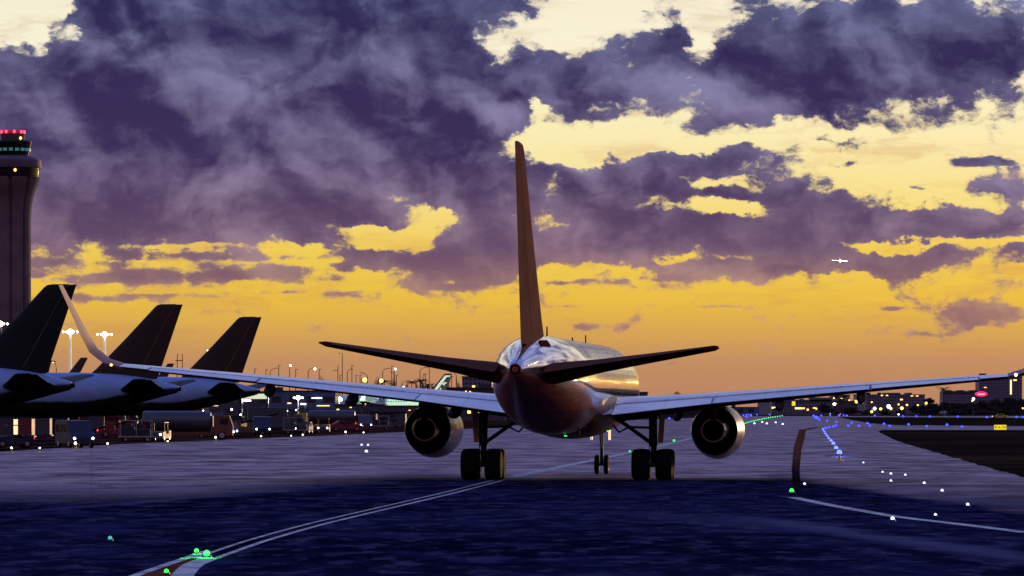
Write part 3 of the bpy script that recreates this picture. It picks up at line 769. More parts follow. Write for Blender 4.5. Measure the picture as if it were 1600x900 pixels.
# distant airliner with lettering, beyond the left wing
mw = mat('pale_green_white', (.62, .80, .70), .5)
mats_e = dict(mats_park); mats_e.update(body=mw, belly=mw, fin=M['fin_dark'], tailplane=mw, wing=M['grey_paint'], winglet=mw, nacelle=M['dark_wall'])
a = math.radians(58); fwd = Vector((-math.sin(a), math.cos(a), 0)); D4 = 1820
o4 = Vector((ax(699, D4), D4, 0)) + fwd*(23.5*SP)
SP_ = SP; SP = 1.26
east = airliner('distant_airliner', SP, 1.25, mats_e, False, o4, a)
tag(east, 'distant pale airliner with black lettering on its side and a white swirl tail', 'airplane')
cu = bpy.data.curves.new('lettering', 'FONT'); cu.body = 'EASTERN AIR'; cu.size = 1.95; cu.extrude = .03; cu.align_x = 'CENTER'; cu.space_character = 1.06; cu.offset = .03
tmp = bpy.data.objects.new('tmp', cu); C.objects.link(tmp)
bpy.context.view_layer.update()
me = bpy.data.meshes.new_from_object(tmp.evaluated_get(bpy.context.evaluated_depsgraph_get()))
bpy.data.objects.remove(tmp); me.materials.clear(); me.materials.append(M['black_glass'])
let = bpy.data.objects.new('lettering', me); C.objects.link(let); let.parent = east
rx_, rz_, zc_ = 1.88*SP*1.25+.06, 2.0*SP*1.25+.06, 3.98*SP
for v in me.vertices:                                   # wrap the letters round the fuselage side
    ph = math.radians(20) + v.co.y/rz_
    v.co = Vector((-rx_*math.cos(ph), 5.6-v.co.x, zc_+rz_*math.sin(ph)))
b = MB()
for k in (-1, 1):
    def fp(y_, z_): return (k*.52, y_*SP, z_*SP)
    b.sheet([fp(-16.2, 6.6), (k*.5, -17.0*SP, 6.6*SP), fp(-20.3, 9.7), fp(-22.2, 12.1), fp(-23.5, 12.1), fp(-23.6, 12.6), fp(-21.6, 12.6), fp(-19.2, 10.1)])
    b.sheet([fp(-20.6, 10.0), fp(-21.6, 10.6), fp(-22.5, 10.3), fp(-21.7, 10.0), fp(-21.2, 9.3), fp(-20.9, 9.7)])
    b.sheet([fp(-18.0, 6.6), fp(-18.6, 6.6), fp(-20.4, 8.6), fp(-20.0, 8.8)])
b.build('fin_swirl', M['white_paint'], east); SP = SP_
# airliner on approach, far off and high
air = airliner('approaching_airliner', .95, 1.0, dict(mats_e, fin=M['white_paint'], wing=M['white_paint'], body=M['white_paint'], tailplane=M['white_paint']), False, (ax(1312, 8600), 8600, zh(411, 8600)), math.radians(178), math.radians(-3))
tag(air, 'tiny white airliner flying in among the clouds, its landing light on', 'airplane')
b = MB(); b.lathe([(-2.2, .3), (-1.5, 1.7), (0, 2.2), (1.5, 1.7), (2.2, .3)], 'y', (0, 22.5, 3.2), 12); b.build('landing_light', M['lamp_white'], air, smooth=True)
b = MB(); b.box(-8, 4, 4.2, 12, .5, .5); b.box(9, 4, 4.2, 11, .4, .4); b.build('wing_light', M['lamp_white'], air)

# ------------------------------------------------------------------ control tower
def cyl_prof(prof, c, seg, lobes=0, amp=0.0):
    b = MB(); rs = []
    for h, r in prof:
        rs.append([(c[0]+r*(1-amp*(abs(math.sin(lobes*t/2))**.5 < .42))*math.cos(t), c[1]+r*(1-amp*(abs(math.sin(lobes*t/2))**.5 < .42))*math.sin(t), h) for t in [2*math.pi*(k+.5)/seg for k in range(seg)]])
    return b.rings(rs)
DT = 1466.0; st = F_PX/DT
tw = empty('control_tower', (ax(20, DT), DT, 0)); tag(tw, 'tall fluted concrete control tower with red lights on top at the left edge', 'control tower')
Z = lambda v: zh(v, DT)
def tp(name, prof, m_, seg=48, parent=tw, lobes=0, amp=0, auto=30):
    return cyl_prof([(Z(v), r/st) for v, r in prof], (0, 0), seg, lobes, amp).build(name, m_, parent, auto=auto)
tp('shaft', [(652, 29), (345, 28), (325, 29), (310, 31.5), (298, 35), (288, 39), (277, 42)], mat('tower_concrete', (.20, .10, .105), .85, scale=.12, var=.3), 96, lobes=8, amp=.14)
tp('gallery', [(277.2, 41), (263, 41.5)], M['black_glass'], 16)
cab_ring = tp('gallery_roof', [(263, 44.5), (261, 45), (251, 44.5), (246, 37), (243.5, 26)], mat('tower_ring', (.12, .065, .10), .7, scale=.2), 16)
cab = tp('cab', [(244, 24), (222, 29.5)], M['black_glass'], 12)
tp('cab_roof', [(222, 29.5), (220.5, 29.5), (220.4, 19)], M['dark_wall'], 12)
tp('equipment_room', [(220.5, 18.5), (209.5, 18.8)], M['dark_wall'], 16)
tp('light_ring', [(209.5, 19.5), (205.5, 20), (204.5, 18)], mat('ring_red', (.25, .02, .05), .6, emit=(1, .02, .08), strength=.25), 20)
for k in range(9):
    t = -math.pi/2 + (k-4)*.36
    b = MB(); b.box(26.6/st*math.cos(t), 26.6/st*math.sin(t)-.3, Z(234.5), 1.15, .5, .9, Matrix.Rotation(t+math.pi/2, 3, 'Z')); b.build('lit_window', M['teal_window'], cab)
for t in (-2.5, -2.0, -1.35, -.75, -.4):
    b = MB(); b.lathe([(Z(206.6)-.45, .1), (Z(206.6)-.3, .36), (Z(206.6)+.3, .36), (Z(206.6)+.45, .1)], 'z', (20.3/st*math.cos(t), 20.3/st*math.sin(t), 0), 10); b.build('beacon', M['lamp_red'], tw, smooth=True)
for u, v in ((33.5, 216.5), (28, 267.5)):
    rr = 18.9 if v < 240 else 42
    x_ = (u-20)/st; y_ = -math.sqrt((rr/st)**2-x_*x_)
    b = MB(); b.lathe([(Z(v)-.5, .1), (Z(v)-.25, .4), (Z(v)+.25, .4), (Z(v)+.5, .1)], 'z', (x_, y_, 0), 10); b.build('lamp', M['lamp_amber'], tw, smooth=True)

# ------------------------------------------------------------------ buildings
def win_mat(name, wall, lit, sx, sz, frac=.25):
    def ed(t, co, c, r):
        x, y, z = t.sep(co)
        gx, gz = t.m('DIVIDE', t.m('ADD', x, t.m('MULTIPLY', y, 1.0)), sx), t.m('DIVIDE', z, sz)
        fx, fz = t.m('FRACT', gx), t.m('FRACT', gz)
        inn = t.m('MULTIPLY', t.m('MULTIPLY', t.m('GREATER_THAN', fx, .25), t.m('LESS_THAN', fx, .8)), t.m('MULTIPLY', t.m('GREATER_THAN', fz, .3), t.m('LESS_THAN', fz, .8)))
        return t.mix(inn, c, (.03, .03, .045, 1)), t.m('MULTIPLY_ADD', inn, -.5, .8)
    return mat(name, wall, .8, edit=ed, scale=.2)
W_MAUVE = win_mat('mauve_facade', (.20, .15, .21), 0, 1.5, 1.6)
W_DARK = win_mat('dark_facade', (.075, .06, .08), 0, 4.0, 3.6)
W_TAN = win_mat('tan_facade', (.30, .24, .18), 0, 4.0, 3.6)
W_BLUE = win_mat('blue_facade', (.10, .12, .22), 0, 5.0, 3.6)
def building(name, u0, u1, vt, d, depth, m_, lab, windows=(), roof='flat', cat='building', group=None, steps=()):
    """front face between photo columns u0..u1 at distance d; windows = (u, v, w_px, h_px, material)"""
    s = F_PX/d; x0, x1, zt = ax(u0, d), ax(u1, d), zh(vt, d)
    root = empty(name, ((x0+x1)/2, d, 0)); tag(root, lab, cat, group)
    w_ = x1-x0; b = MB(); b.box(0, depth/2, zt/2, w_, depth, zt)
    for (a, c, top) in steps:
        xa, xb, z2 = ax(a, d)-root.location.x, ax(c, d)-root.location.x, zh(top, d)
        b.box((xa+xb)/2, depth*.45, (zt+z2)/2-.01, xb-xa, depth*.6, z2-zt)
    wall = b.build('wall', m_, root)
    b = MB()
    if roof == 'arch':
        n_ = max(2, int(w_/5.2)); step = w_/n_
        for k in range(n_):
            c0 = -w_/2+step*(k+.5)
            b.extrude([(c0+step*.5*math.cos(t), zt+.02+step*.26*math.sin(t)) for t in [math.pi*j/10 for j in range(11)]], 'y', -.4, depth)
    else:
        b.box(0, depth/2, zt+.12, w_+.5, depth+.5, .3)
        rr = random.Random(int(u0)); 
        for k in range(max(1, int(w_/14))):
            b.box(rr.uniform(-w_*.42, w_*.42), rr.uniform(2, max(3, depth-2)), zt+.75, rr.uniform(1.5, 4), rr.uniform(1.5, 3), 1.1)
    b.build('roof', M['dark_wall'], root)
    for u, v, wp, hp, mm in windows:
        b = MB(); b.box(ax(u, d)-root.location.x, -.06, zh(v, d), wp/s, .2, hp/s); b.build('lit_window', M[mm], wall)
    return root
LW, LA = 'lit_window', 'lamp_amber'
building('hotel', 1530, 1597, 587, 2600, 22, W_MAUVE, 'tall mauve hotel block with a lit stairwell at the right edge', [(1579.5, 605, 2.6, 23, LW), (1539.5, 605.4, 4, 1, LA), (1586, 594, 5, 1.8, LA)])
building('arcade_building', 1473, 1531, 614.5, 2500, 18, W_MAUVE, 'low mauve building with a scalloped roof beside the hotel', [], 'arch')
building('long_terminal', 1340, 1445, 617, 2450, 30, W_MAUVE, 'long low mauve terminal with a stepped roof under the right wing', [(1378, 617.8, 3, 1.5, LA), (1386, 617.8, 3, 1.5, LA), (1425, 618.6, 4, 1, LA), (1433, 618.8, 4, 1, LA), (1408.5, 624.3, 4, 1.8, LA)], steps=[(1383, 1408, 613.5), (1418, 1426, 613.5)])
building('annex_building', 1341, 1354, 614.5, 2400, 14, mat('pale_wall', (.34, .30, .30), .8), 'small pale box-shaped building at the left end of the long terminal')
building('cream_building', 1299, 1328, 617.5, 2380, 16, W_TAN, 'cream low building touching the underside of the right wing', [(1303, 622, 2, 2, LA), (1315, 623, 3, 1.4, LA)])
building('service_building', 1186, 1203, 628, 2200, 14, mat('open_shed_wall', (.28, .24, .26), .8), 'small pale shed with a dark open front right of the right engine', [])
building('ramp_building', 1206, 1300, 627.5, 2300, 18, W_MAUVE, 'long grey car park deck beyond the taxiway, right of the shed', [(1210, 636.5, 9, 1.8, LW), (1248, 638, 12, 3, LW), (1273, 637.5, 5, 1.6, LA)], steps=[(1220, 1300, 624.5), (1266, 1300, 621)])
building('dark_warehouse', 1303, 1340, 627, 2260, 18, W_DARK, 'dark warehouse with orange lamps below the cream building', [(1305.5, 630.5, 4, 1.6, LW), (1337, 625.8, 3, 1.4, LA)])
building('blast_wall', 1110, 1186, 636.6, 2150, 2, W_BLUE, 'low blue-grey wall behind the right engine', [], cat='wall')
building('office_block', 722, 768, 589, 1700, 22, W_MAUVE, 'grey-mauve office block just left of the aircraft tail', [(740, 604.5, 4, 4, 'lamp_yellow'), (757, 605.5, 3.4, 3.2, LA)])
building('brown_hall', 698, 772, 606.5, 1420, 25, mat('brown_wall', (.07, .03, .022), .85), 'long dark brown hall in front of the grey office block', [(728, 611.4, 2, 1.4, 'lamp_yellow'), (734.5, 612, 2.4, 1.4, 'lamp_yellow')])
building('blue_terminal', 420, 524, 611.5, 1350, 30, W_BLUE, 'blue-grey terminal wing with a long flat roof below the left wing', [(452, 630, 6, 2, LW), (474, 631.5, 8, 1.4, 'lamp_white'), (505, 634, 20, 1.6, LW), (495, 622, 16, 1, 'lamp_cool')])
building('lit_hangar', 379, 419, 612.5, 1480, 20, W_DARK, 'dark hangar with a brightly lit cream front panel', [(398.5, 619.3, 37, 8, 'lit_cream'), (364+22, 626, 12, 2, 'lamp_white')])
building('dark_hangar', 318, 378, 616, 1540, 24, W_DARK, 'wide dark hangar with white strip lights left of the lit hangar', [(340, 624.5, 22, 1.6, 'lamp_white'), (366, 621, 12, 2.6, 'lamp_white'), (335, 634, 12, 1, LW)])
building('gate_building', 524, 600, 633, 1280, 26, W_DARK, 'low dark gate building in front of the lettered airliner', [(528, 640, 4, 2.4, LW), (548, 637, 3, 2, LA), (571, 632, 2, 2.6, LA), (585, 643, 5, 1, LW)])
building('pier_building', 600, 700, 635, 1240, 26, win_mat('plum_facade', (.11, .06, .075), 0, 4, 3.6), 'plum-coloured low pier building left of the left engine', [(615, 643, 3, 1.6, LW), (640, 641, 3, 1, LA)])
building('cargo_shed', 702, 790, 637.5, 1150, 20, W_DARK, 'low dark cargo shed seen between left engine and landing gear', [(733, 643.6, 4.6, 4.6, 'lamp_yellow'), (745, 644.6, 16, .9, LW)])
building('hedge_wall', 985, 1012, 613.5, 1500, 10, W_DARK, 'small dark blue building just right of the aircraft fuselage')

# oval sign, pole signs, taxiway sign
d = 2380; r = empty('oval_sign', (ax(1533, d), d, 0)); tag(r, 'glowing pink-red oval sign on a post in front of the hotel', 'sign')
b = MB(); b.lathe([(-.3, 3.2), (.3, 3.2)], 'y', (0, 0, 0), 32)
for v in b.bm.verts: v.co = Vector((v.co.x, v.co.y, zh(615.5, d)+v.co.z*.40))
b.build('panel', mat('pink_panel', (.6, .03, .1), .5, emit=(1, .02, .12), strength=1.3), r)
b = MB(); b.tube([(0, 0, 0), (0, 0, zh(616, d)-1)], .25); b.build('post', M['pole'], r)
b = MB(); b.box(0, -.4, zh(616, d), 3.6, .1, .5); b.build('inner_light', mat('pink_core', (.8, .3, .4), .5, emit=(1, .25, .35), strength=2.5), r)
def text_mesh(body, size, ext, m_, parent, loc):
    cu = bpy.data.curves.new('text', 'FONT'); cu.body = body; cu.size = size; cu.extrude = ext; cu.align_x = 'CENTER'; cu.align_y = 'CENTER'; cu.offset = size*.02
    t_ = bpy.data.objects.new('text', cu); C.objects.link(t_); bpy.context.view_layer.update()
    me = bpy.data.meshes.new_from_object(t_.evaluated_get(bpy.context.evaluated_depsgraph_get())); bpy.data.objects.remove(t_)
    me.materials.clear(); me.materials.append(m_)
    o = bpy.data.objects.new('lettering', me); C.objects.link(o); o.parent = parent; o.location = loc; o.rotation_euler = (math.radians(90), 0, 0)
    return o
p = gp(1563, 675.2); r = empty('taxiway_sign', p); tag(r, 'yellow lit taxiway sign with black letters on the right verge', 'sign')
s = F_PX/p.y
b = MB(); b.box(0, 0, .62, 19/s, .22, .62, None, .03); b.build('housing', mat('sign_yellow', (.8, .62, .02), .5, emit=(1, .74, .02), strength=.9), r)
b = MB(); 
for k in (-.55, .55): b.box(k, 0, .16, .07, .07, .32)
b.build('legs', M['pole'], r)
text_mesh('D A CH', .42, .01, M['black_glass'], r, (0, -.125, .62))
p = gp(1476, 649.5); r = empty('distance_sign', p); tag(r, 'small white number board standing in front of the dark trees', 'sign')
b = MB(); b.box(0, 0, 1.5, 1.9, .15, 1.1, None, .03); b.box(0, 0, .45, .3, .12, .95); b.build('board', mat('grey_board', (.25, .24, .27), .6), r)
text_mesh('31', .95, .01, M['white_paint'], r, (0, -.09, 1.5))
p = gp(1240, 649.8); r = empty('illuminated_sign', (ax(1240, 2190), 2190, 0)); tag(r, 'narrow upright yellow lit sign in front of the car park deck', 'sign')
b = MB(); b.box(0, 0, zh(630.5, 2190), 1.6, .3, 2.1, None, .1); b.build('panel', mat('yellow_panel', (.7, .6, .05), .5, emit=(1, .85, .05), strength=.8), r)
b = MB(); b.tube([(0, 0, 0), (0, 0, zh(633, 2190))], .12); b.build('post', M['pole'], r)

# ------------------------------------------------------------------ trees
M['leaf'] = mat('leaf_dark', (.030, .026, .016), .8, spec=.1, var=.5, scale=.8)
M['leaf2'] = mat('leaf_brown', (.045, .026, .018), .8, spec=.1, var=.5, scale=.8)
M['bark'] = mat('bark', (.06, .04, .03), .9)
def tree(u, vt, d, wpx, lab, seed, group=None, m_='leaf', trunk=.32, dens=1.0):
    rr = random.Random(seed); s = F_PX/d; H = zh(vt, d); w_ = wpx/s/2
    root = empty('broadleaf_tree', (ax(u, d), d, 0)); tag(root, lab, 'tree', group)
    b = MB(); b.tube([(0, 0, 0), (.1, 0, H*trunk), (0, .1, H*.7)], [.035*H, .026*H, .01*H], 7)
    for k in range(5):
        a = rr.uniform(0, 6.28); b.tube([(.05, 0, H*(trunk+.05*k)), (w_*.6*math.cos(a), w_*.6*math.sin(a), H*(trunk+.2+.08*k))], [.014*H, .004*H], 5)
    b.build('trunk', M['bark'], root)
    b = MB(); lobes = []
    for k in range(9):
        a = rr.uniform(0, 6.28); q = rr.uniform(.15, .75)
        lobes.append((w_*q*math.cos(a), w_*q*math.sin(a), H*rr.uniform(trunk+.12, .80), w_*rr.uniform(.28, .46), H*rr.uniform(.12, .2)))
    lobes.append((0, 0, H*.84, w_*.4, H*.15))
    for lx, ly, lz, lr, lh in lobes:
        for k in range(int(150*dens)):
            a, e = rr.uniform(0, 6.28), math.asin(rr.uniform(-1, 1)); q = rr.uniform(.45, 1.08)
            c_ = Vector((lx+lr*q*math.cos(a)*math.cos(e), ly+lr*q*math.sin(a)*math.cos(e), lz+lh*q*math.sin(e)))
            t1 = Vector((rr.uniform(-1, 1), rr.uniform(-1, 1), rr.uniform(-1, 1))).normalized(); t2 = t1.orthogonal().normalized()
            z_ = w_*rr.uniform(.05, .11)
            b.sheet([c_+t1*z_, c_+t2*z_*.6, c_-t1*z_, c_-t2*z_*.6])
    b.build('crown', M[m_], root)
    return root
def palm(u, vt, d, lab, seed, group=None):
    rr = random.Random(seed); H = zh(vt, d); root = empty('palm_tree', (ax(u, d), d, 0)); tag(root, lab, 'tree', group)
    b = MB(); b.tube([(0, 0, 0), (.15, 0, H*.5), (.05, 0, H*.9)], [.28, .2, .16], 7); b.build('trunk', M['bark'], root)
    b = MB()
    for k in range(22):
        a = k*2.4+rr.uniform(-.3, .3); e = rr.uniform(-.2, 1.0); L_ = rr.uniform(1.6, 2.4)*(1.9 if d > 2000 else 1.45); prev = None
        for j in range(6):
            q = j/5; p_ = Vector((.05+math.cos(a)*L_*q*math.cos(e*(1-q)), math.sin(a)*L_*q*math.cos(e*(1-q)), H*.9+L_*q*math.sin(e)-1.5*q*q)); sd_ = Vector((-math.sin(a), math.cos(a), 0))*(.34*math.sin(math.pi*min(.97, q+.08)))
            v1, v2 = b.bm.verts.new(p_+sd_+Vector((0, 0, -.12))), b.bm.verts.new(p_-sd_+Vector((0, 0, -.12))); vm = b.bm.verts.new(p_)
            if prev: b._f((prev[0], prev[2], vm, v1)); b._f((prev[2], prev[1], v2, vm))
            prev = (v1, v2, vm)
    b.build('crown', M['leaf'], root); return root
TG = 'dark trees beyond the right taxiway'
RT = [(1452, 622, 2240, 44, 'broad dark tree left of the scalloped-roof building'), (1478, 628, 2230, 34, 0), (1497, 630, 2235, 34, 0), (1516, 629, 2240, 36, 0), (1536, 626, 2250, 38, 0), (1556, 623, 2245, 40, 'tall dark tree in front of the hotel'),
      (1576, 621, 2250, 42, 0), (1596, 623, 2240, 44, 0), (1430, 632, 2220, 26, 0), (1487, 636, 2190, 36, 0), (1520, 636, 2190, 40, 0), (1552, 635, 2190, 40, 0), (1440, 640, 2170, 34, 0), (1500, 641, 2160, 44, 0), (1536, 641, 2160, 44, 0), (1572, 641, 2160, 46, 0), (1586, 634, 2185, 44, 0), (1286, 631, 2180, 26, 'small round dark tree beside the car park deck'), (1408, 640, 2180, 20, 0), (1462, 638, 2180, 30, 0), (1330, 636, 2175, 30, 0), (1300, 638, 2170, 24, 0), (1380, 640, 2170, 30, 0), (1355, 641, 2165, 24, 0)]
for i, (u, v, d, w_, lab) in enumerate(RT):
    tree(u, v, d, w_, lab or 'dark bushy tree in the mass beyond the right taxiway', 10+i, TG, 'leaf2' if i % 3 else 'leaf', trunk=.15)
palm(1474.5, 605, 2460, 'lone tall palm rising above the trees beside the scalloped roof', 3)
tree(1057, 610, 1500, 17, 'small bushy tree just above the right wing root', 50)
LG = 'small trees on the skyline above the left wing'
for i, (u, v, w_) in enumerate([(589, 592, 13), (614, 594, 14), (567, 597, 8), (652, 600, 9), (660, 598, 8), (701, 601, 8), (716.5, 598, 9), (627, 600.5, 9), (636, 600, 8), (676, 604, 10), (505, 592, 9), (308, 570, 10), (500, 592, 7)]):
    tree(u, v-4, 1900, w_*1.25, 'round dark tree on the skyline above the left wing', 70+i, LG, trunk=.5, dens=.5)
for i, (u, v) in enumerate([(600.5, 591), (643, 592.5), (657, 590), (668, 598)]):
    palm(u, v, 1910, 'palm silhouette on the skyline above the left wing', 90+i, 'palms on the skyline above the left wing')

# ------------------------------------------------------------------ lamp poles
def lamp_pole(u, vt, d, kind, side=1, arm=10, lit=None, lab='', group=None, lampdv=0, r=.13):
    s = F_PX/d; H = zh(vt, d); k_ = d/1300 if vt < 610 else 1; r *= k_; lit = (lit[0], lit[1]*k_) if lit else None; root = empty('street_lamp', (ax(u, d), d, 0)); tag(root, lab, 'lamp post', group)
    b = MB(); A = side*arm/s
    if kind == 'arm':
        Hp = H-1.4
        b.tube([(0, 0, 0), (0, 0, Hp*.6), (0, 0, Hp)], [r*1.3, r, r*.8], 7)
        b.tube([(0, 0, Hp-.1), (A*.15, 0, Hp+.55), (A*.45, 0, Hp+1.1), (A*.8, 0, H), (A, 0, H)], r*.6, 6)
        hp = Vector((A, 0, H-.08))
    elif kind == 'tee':
        b.tube([(0, 0, 0), (0, 0, H)], [r*1.2, r*.7], 7); b.tube([(0, 0, H-1.8), (A, 0, H-1.8)], r*.6, 6); hp = Vector((A, 0, H-1.85))
    else:
        b.tube([(0, 0, 0), (0, 0, H)], [r*1.2, r*.7], 7); hp = Vector((A*.3, 0, H-.05))
    b.build('pole', M['pole'], root)
    b = MB(); b.box(hp.x, 0, hp.z, 1.0, .4, .22, None, .06); hd = b.build('lamp_head', M['pole'], root)
    if lit:
        b = MB(); R_ = lit[1]; b.lathe([(-R_, R_*.1), (-R_*.7, R_*.7), (0, R_), (R_*.7, R_*.7), (R_, R_*.1)], 'z', hp+Vector((0, 0, -R_*.8-lampdv/s)), 12); b.build('bulb', M[lit[0]], hd, smooth=True)
    return root
DP = 1900; SG = 'slender lamp poles on the skyline above the left wing'
ga = 'unlit pole with a curved arm on the skyline above the left wing'
gs = 'plain straight pole on the skyline above the left wing'
for u, vt, k, sd_, ar, lit, lab in [
 (322.7, 546.5, 'plain', 1, 6, ('lamp_white', .22), 'short lit pole just left of the farthest brown fin'),
 (398, 576, 'plain', 1, 5, None, 0), (415.5, 577, 'plain', 1, 5, None, 0), (422, 575, 'arm', 1, 11, None, 0), (435.5, 570.5, 'plain', 1, 5, None, 0),
 (452.5, 569.5, 'plain', 1, 4, ('lamp_white', .3), 'straight pole with a small white lamp at its top'), (462, 577, 'plain', 1, 5, None, 0),
 (481.5, 574.5, 'arm', 1, 10.5, ('lamp_white', .32), 'curved pole lit white at the end of its right-hand arm'), (498.7, 577, 'plain', 1, 5, None, 0),
 (528, 571.5, 'tee', -1, 6, None, 'tall pole with a short left crossbar near its top'), (531.2, 586, 'plain', 1, 5, None, 0),
 (534.8, 551.5, 'plain', -1, 14, None, 'tallest pole on the skyline, with a small lamp arm to the left'),
 (542.6, 576.5, 'arm', 1, 7, None, 0), (549.8, 571, 'plain', 1, 5, None, 0), (556.3, 586, 'plain', 1, 4, None, 0), (562.5, 586, 'plain', 1, 4, None, 0),
 (574, 582.3, 'arm', -1, 10, None, 0), (597.6, 575.3, 'arm', 1, 11, None, 0), (612, 572, 'plain', 1, 5, None, 0), (615.8, 581, 'arm', -1, 4, None, 0),
 (616.4, 575, 'plain', 1, 4, ('lamp_white', .3), 'straight pole with a white lamp right of the tall bare pole'), (619.4, 586, 'plain', 1, 4, None, 0),
 (656.2, 573.5, 'arm', 1, 13, None, 0), (670.7, 573, 'plain', -1, 4, None, 0), (660.8, 584, 'arm', 1, 4, None, 0), (664.4, 584, 'plain', -1, 4, None, 0),
 (713, 581, 'arm', -1, 9, None, 'pole with a left-curving arm between the swirl tail and the office block'), (705.4, 588, 'plain', 1, 4, None, 0)]:
    g = None if lab else SG + (', armed' if k == 'arm' else ', straight')
    lamp_pole(u, vt, DP, k, sd_, ar, lit, lab or (ga if k == 'arm' else gs), g)
lamp_pole(565, 590.5, 1880, 'plain', 1, 16, ('lamp_yellow', .65), 'glowing round yellow street lamp on the skyline left of the palms')
lamp_pole(591, 592, 1880, 'plain', 1, 16, ('lamp_yellow', .58), 'glowing round yellow street lamp right beside the skyline trees')
lamp_pole(630, 603.5, 1880, 'plain', 1, 2, ('lamp_white', .36), 'low white lamp close above the left wing upper edge')
lamp_pole(277, 553, 1300, 'tee', 1, 6, None, 'double-arm pole standing left of the farthest brown fin')
lamp_pole(285, 553, 1310, 'tee', -1, 8, None, 'thin pole with a left arm, close beside the double-arm pole')
lamp_pole(88, 564, 900, 'arm', -1, 5, ('lamp_amber', .25), 'small amber lamp on a hooked pole above the second airliner')
for u, v, lab in [(110, 519.5, 'tall floodlight mast with a blazing white lamp, right of the black fin'), (163.7, 523.5, 'tall floodlight mast with a blazing white lamp, just right of the winglet'), (1, 507, 'floodlight mast with a white lamp in front of the control tower')]:
    d = 1000; H = zh(v, d); r = empty('floodlight_mast', (ax(u, d), d, 0)); tag(r, lab, 'floodlight mast')
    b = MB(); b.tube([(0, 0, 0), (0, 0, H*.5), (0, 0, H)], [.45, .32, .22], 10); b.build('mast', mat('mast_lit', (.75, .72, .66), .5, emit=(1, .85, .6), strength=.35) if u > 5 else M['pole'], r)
    b = MB(); b.box(0, -.2, H, 3.6, .3, .25, None, .05); b.build('crossbar', M['pole'], r)
    for k in (-1.5, -.75, 0, .75, 1.5):
        R_ = .62 if k == 0 else .22
        b = MB(); b.lathe([(-R_, .05), (-R_*.7, R_*.7), (0, R_), (R_*.7, R_*.7), (R_, .05)], 'z', (k, -.5, H+.12), 12); b.build('lamp', M['lamp_white'], r, smooth=True)
for u, v, R_, mm, lab, d in [(466, 621.5, .5, 'lamp_white', 'low floodlight blazing white in front of the blue-grey terminal', 1000), (530, 624, 1.0, 'lamp_white', 'low floodlight blazing white at the nose of the lettered airliner', 1790)]:
    H = zh(v, d); r = empty('floodlight', (ax(u, d), d, 0)); tag(r, lab, 'floodlight')
    b = MB(); b.tube([(0, 0, 0), (0, 0, H)], .14, 8); b.build('mast', M['pole'], r)
    b = MB(); b.box(0, .2, H, 2.4, .3, .3); b.build('crossbar', M['pole'], r)
    for k, q in ((0, 1), (-.9, .35), (.9, .35)):
        b = MB(); b.lathe([(-R_*q, .03), (-R_*.7*q, R_*.7*q), (0, R_*q), (R_*.7*q, R_*.7*q), (R_*q, .03)], 'z', (k, -.3, H), 12); b.build('lamp', M[mm], r, smooth=True)
# street lamps among the buildings to the right
for i, (u, v, mm, R_) in enumerate([(1207, 636, 'lamp_amber', .6), (1256, 636.5, 'lamp_amber', .6), (1262, 638.5, 'lamp_amber', .7), (1275.5, 637.5, 'lamp_amber', .55), (1303.5, 629.5, 'lamp_white', .9), (1327, 624, 'lamp_amber', .5), (1338, 625.5, 'lamp_amber', 1.0), (1343, 625, 'lamp_amber', .6), (1348, 628.5, 'lamp_amber', .5),
    (1362, 627, 'lamp_amber', .55), (1366.5, 636.3, 'lamp_white', .95), (1376, 637, 'lamp_yellow', .9), (1388.5, 632.5, 'lamp_white', 1.2), (1392, 636.5, 'lamp_yellow', .9), (1404, 630.5, 'lamp_amber', .6), (1409, 635.5, 'lamp_yellow', 1.1), (1417, 631, 'lamp_amber', .7), (1434, 631.5, 'lamp_amber', .6), (1362, 641.3, 'lamp_yellow', .9),
    (1404, 646.2, 'lamp_white', .5), (1312, 645.6, 'lamp_yellow', .5), (1521, 621.3, 'lamp_cool', .9), (1519, 625, 'lamp_amber', .6), (1598, 636.5, 'lamp_amber', .6), (1447, 628, 'lamp_yellow', .8)]):
    big = {12: 'brightest white street lamp in the cluster under the right wing', 6: 'large orange street lamp below the cream building', 21: 'cold bluish-white street lamp below the oval sign', 4: 'white street lamp above the dark warehouse', 24: 'yellow-green street lamp beside the broad dark tree', 23: 'amber street lamp in the trees at the right edge'}.get(i)
    lamp_pole(u, v, 2150, 'plain', 1, .3, (mm, R_*.72), big or 'distant glowing street lamp among the buildings under the right wing', None if big else 'street lamps among the buildings under the right wing')

# ------------------------------------------------------------------ airfield lights
M['lamp_blueglow'] = glow('lamp_blueglow', (.05, .10, 1), 5.5)
def fixture(m_, R_, h):
    """elevated edge light: foot, stem and glass dome in one small mesh"""
    b = MB(); b.lathe([(0, .16), (.03, .15), (.05, .05), (h-R_*.9, .045), (h-R_*.9, R_*.75), (h-R_*.7, R_*.8)], 'z', (0, 0, 0), 10)
    b.mi = 1; b.lathe([(h-R_*.7, R_*.95), (h-R_*.2, R_), (h+R_*.4, R_*.75), (h+R_*.75, R_*.3), (h+R_*.8, .01)], 'z', (0, 0, 0), 12)
    o = b.build('taxiway_light', [M['yellow'], m_], None, auto=50); o.hide_render = False
    return o
def inset(m_, R_):
    b = MB(); b.lathe([(0, R_*1.5), (.03, R_*1.35)], 'z', (0, 0, .02), 14)
    b.mi = 1; b.lathe([(.03, R_*.8), (.03+R_*.5, R_), (.03+R_*1.2, R_*.8), (.03+R_*1.6, R_*.1)], 'z', (0, 0, .02), 12)
    return b.build('pavement_light', [M['dark_metal'], m_], None, auto=50)
def scatter(proto, px, lab, cat, group, hz=0.0):
    for i, q in enumerate(px):
        o = proto if i == 0 else proto.copy()
        if i: C.objects.link(o)
        o.location = gp(q[0], q[1], hz) - Vector((0, 0, hz)); k = q[2] if len(q) > 2 else 1.0
        o.scale = (k, k, k); tag(o, lab, cat, group)
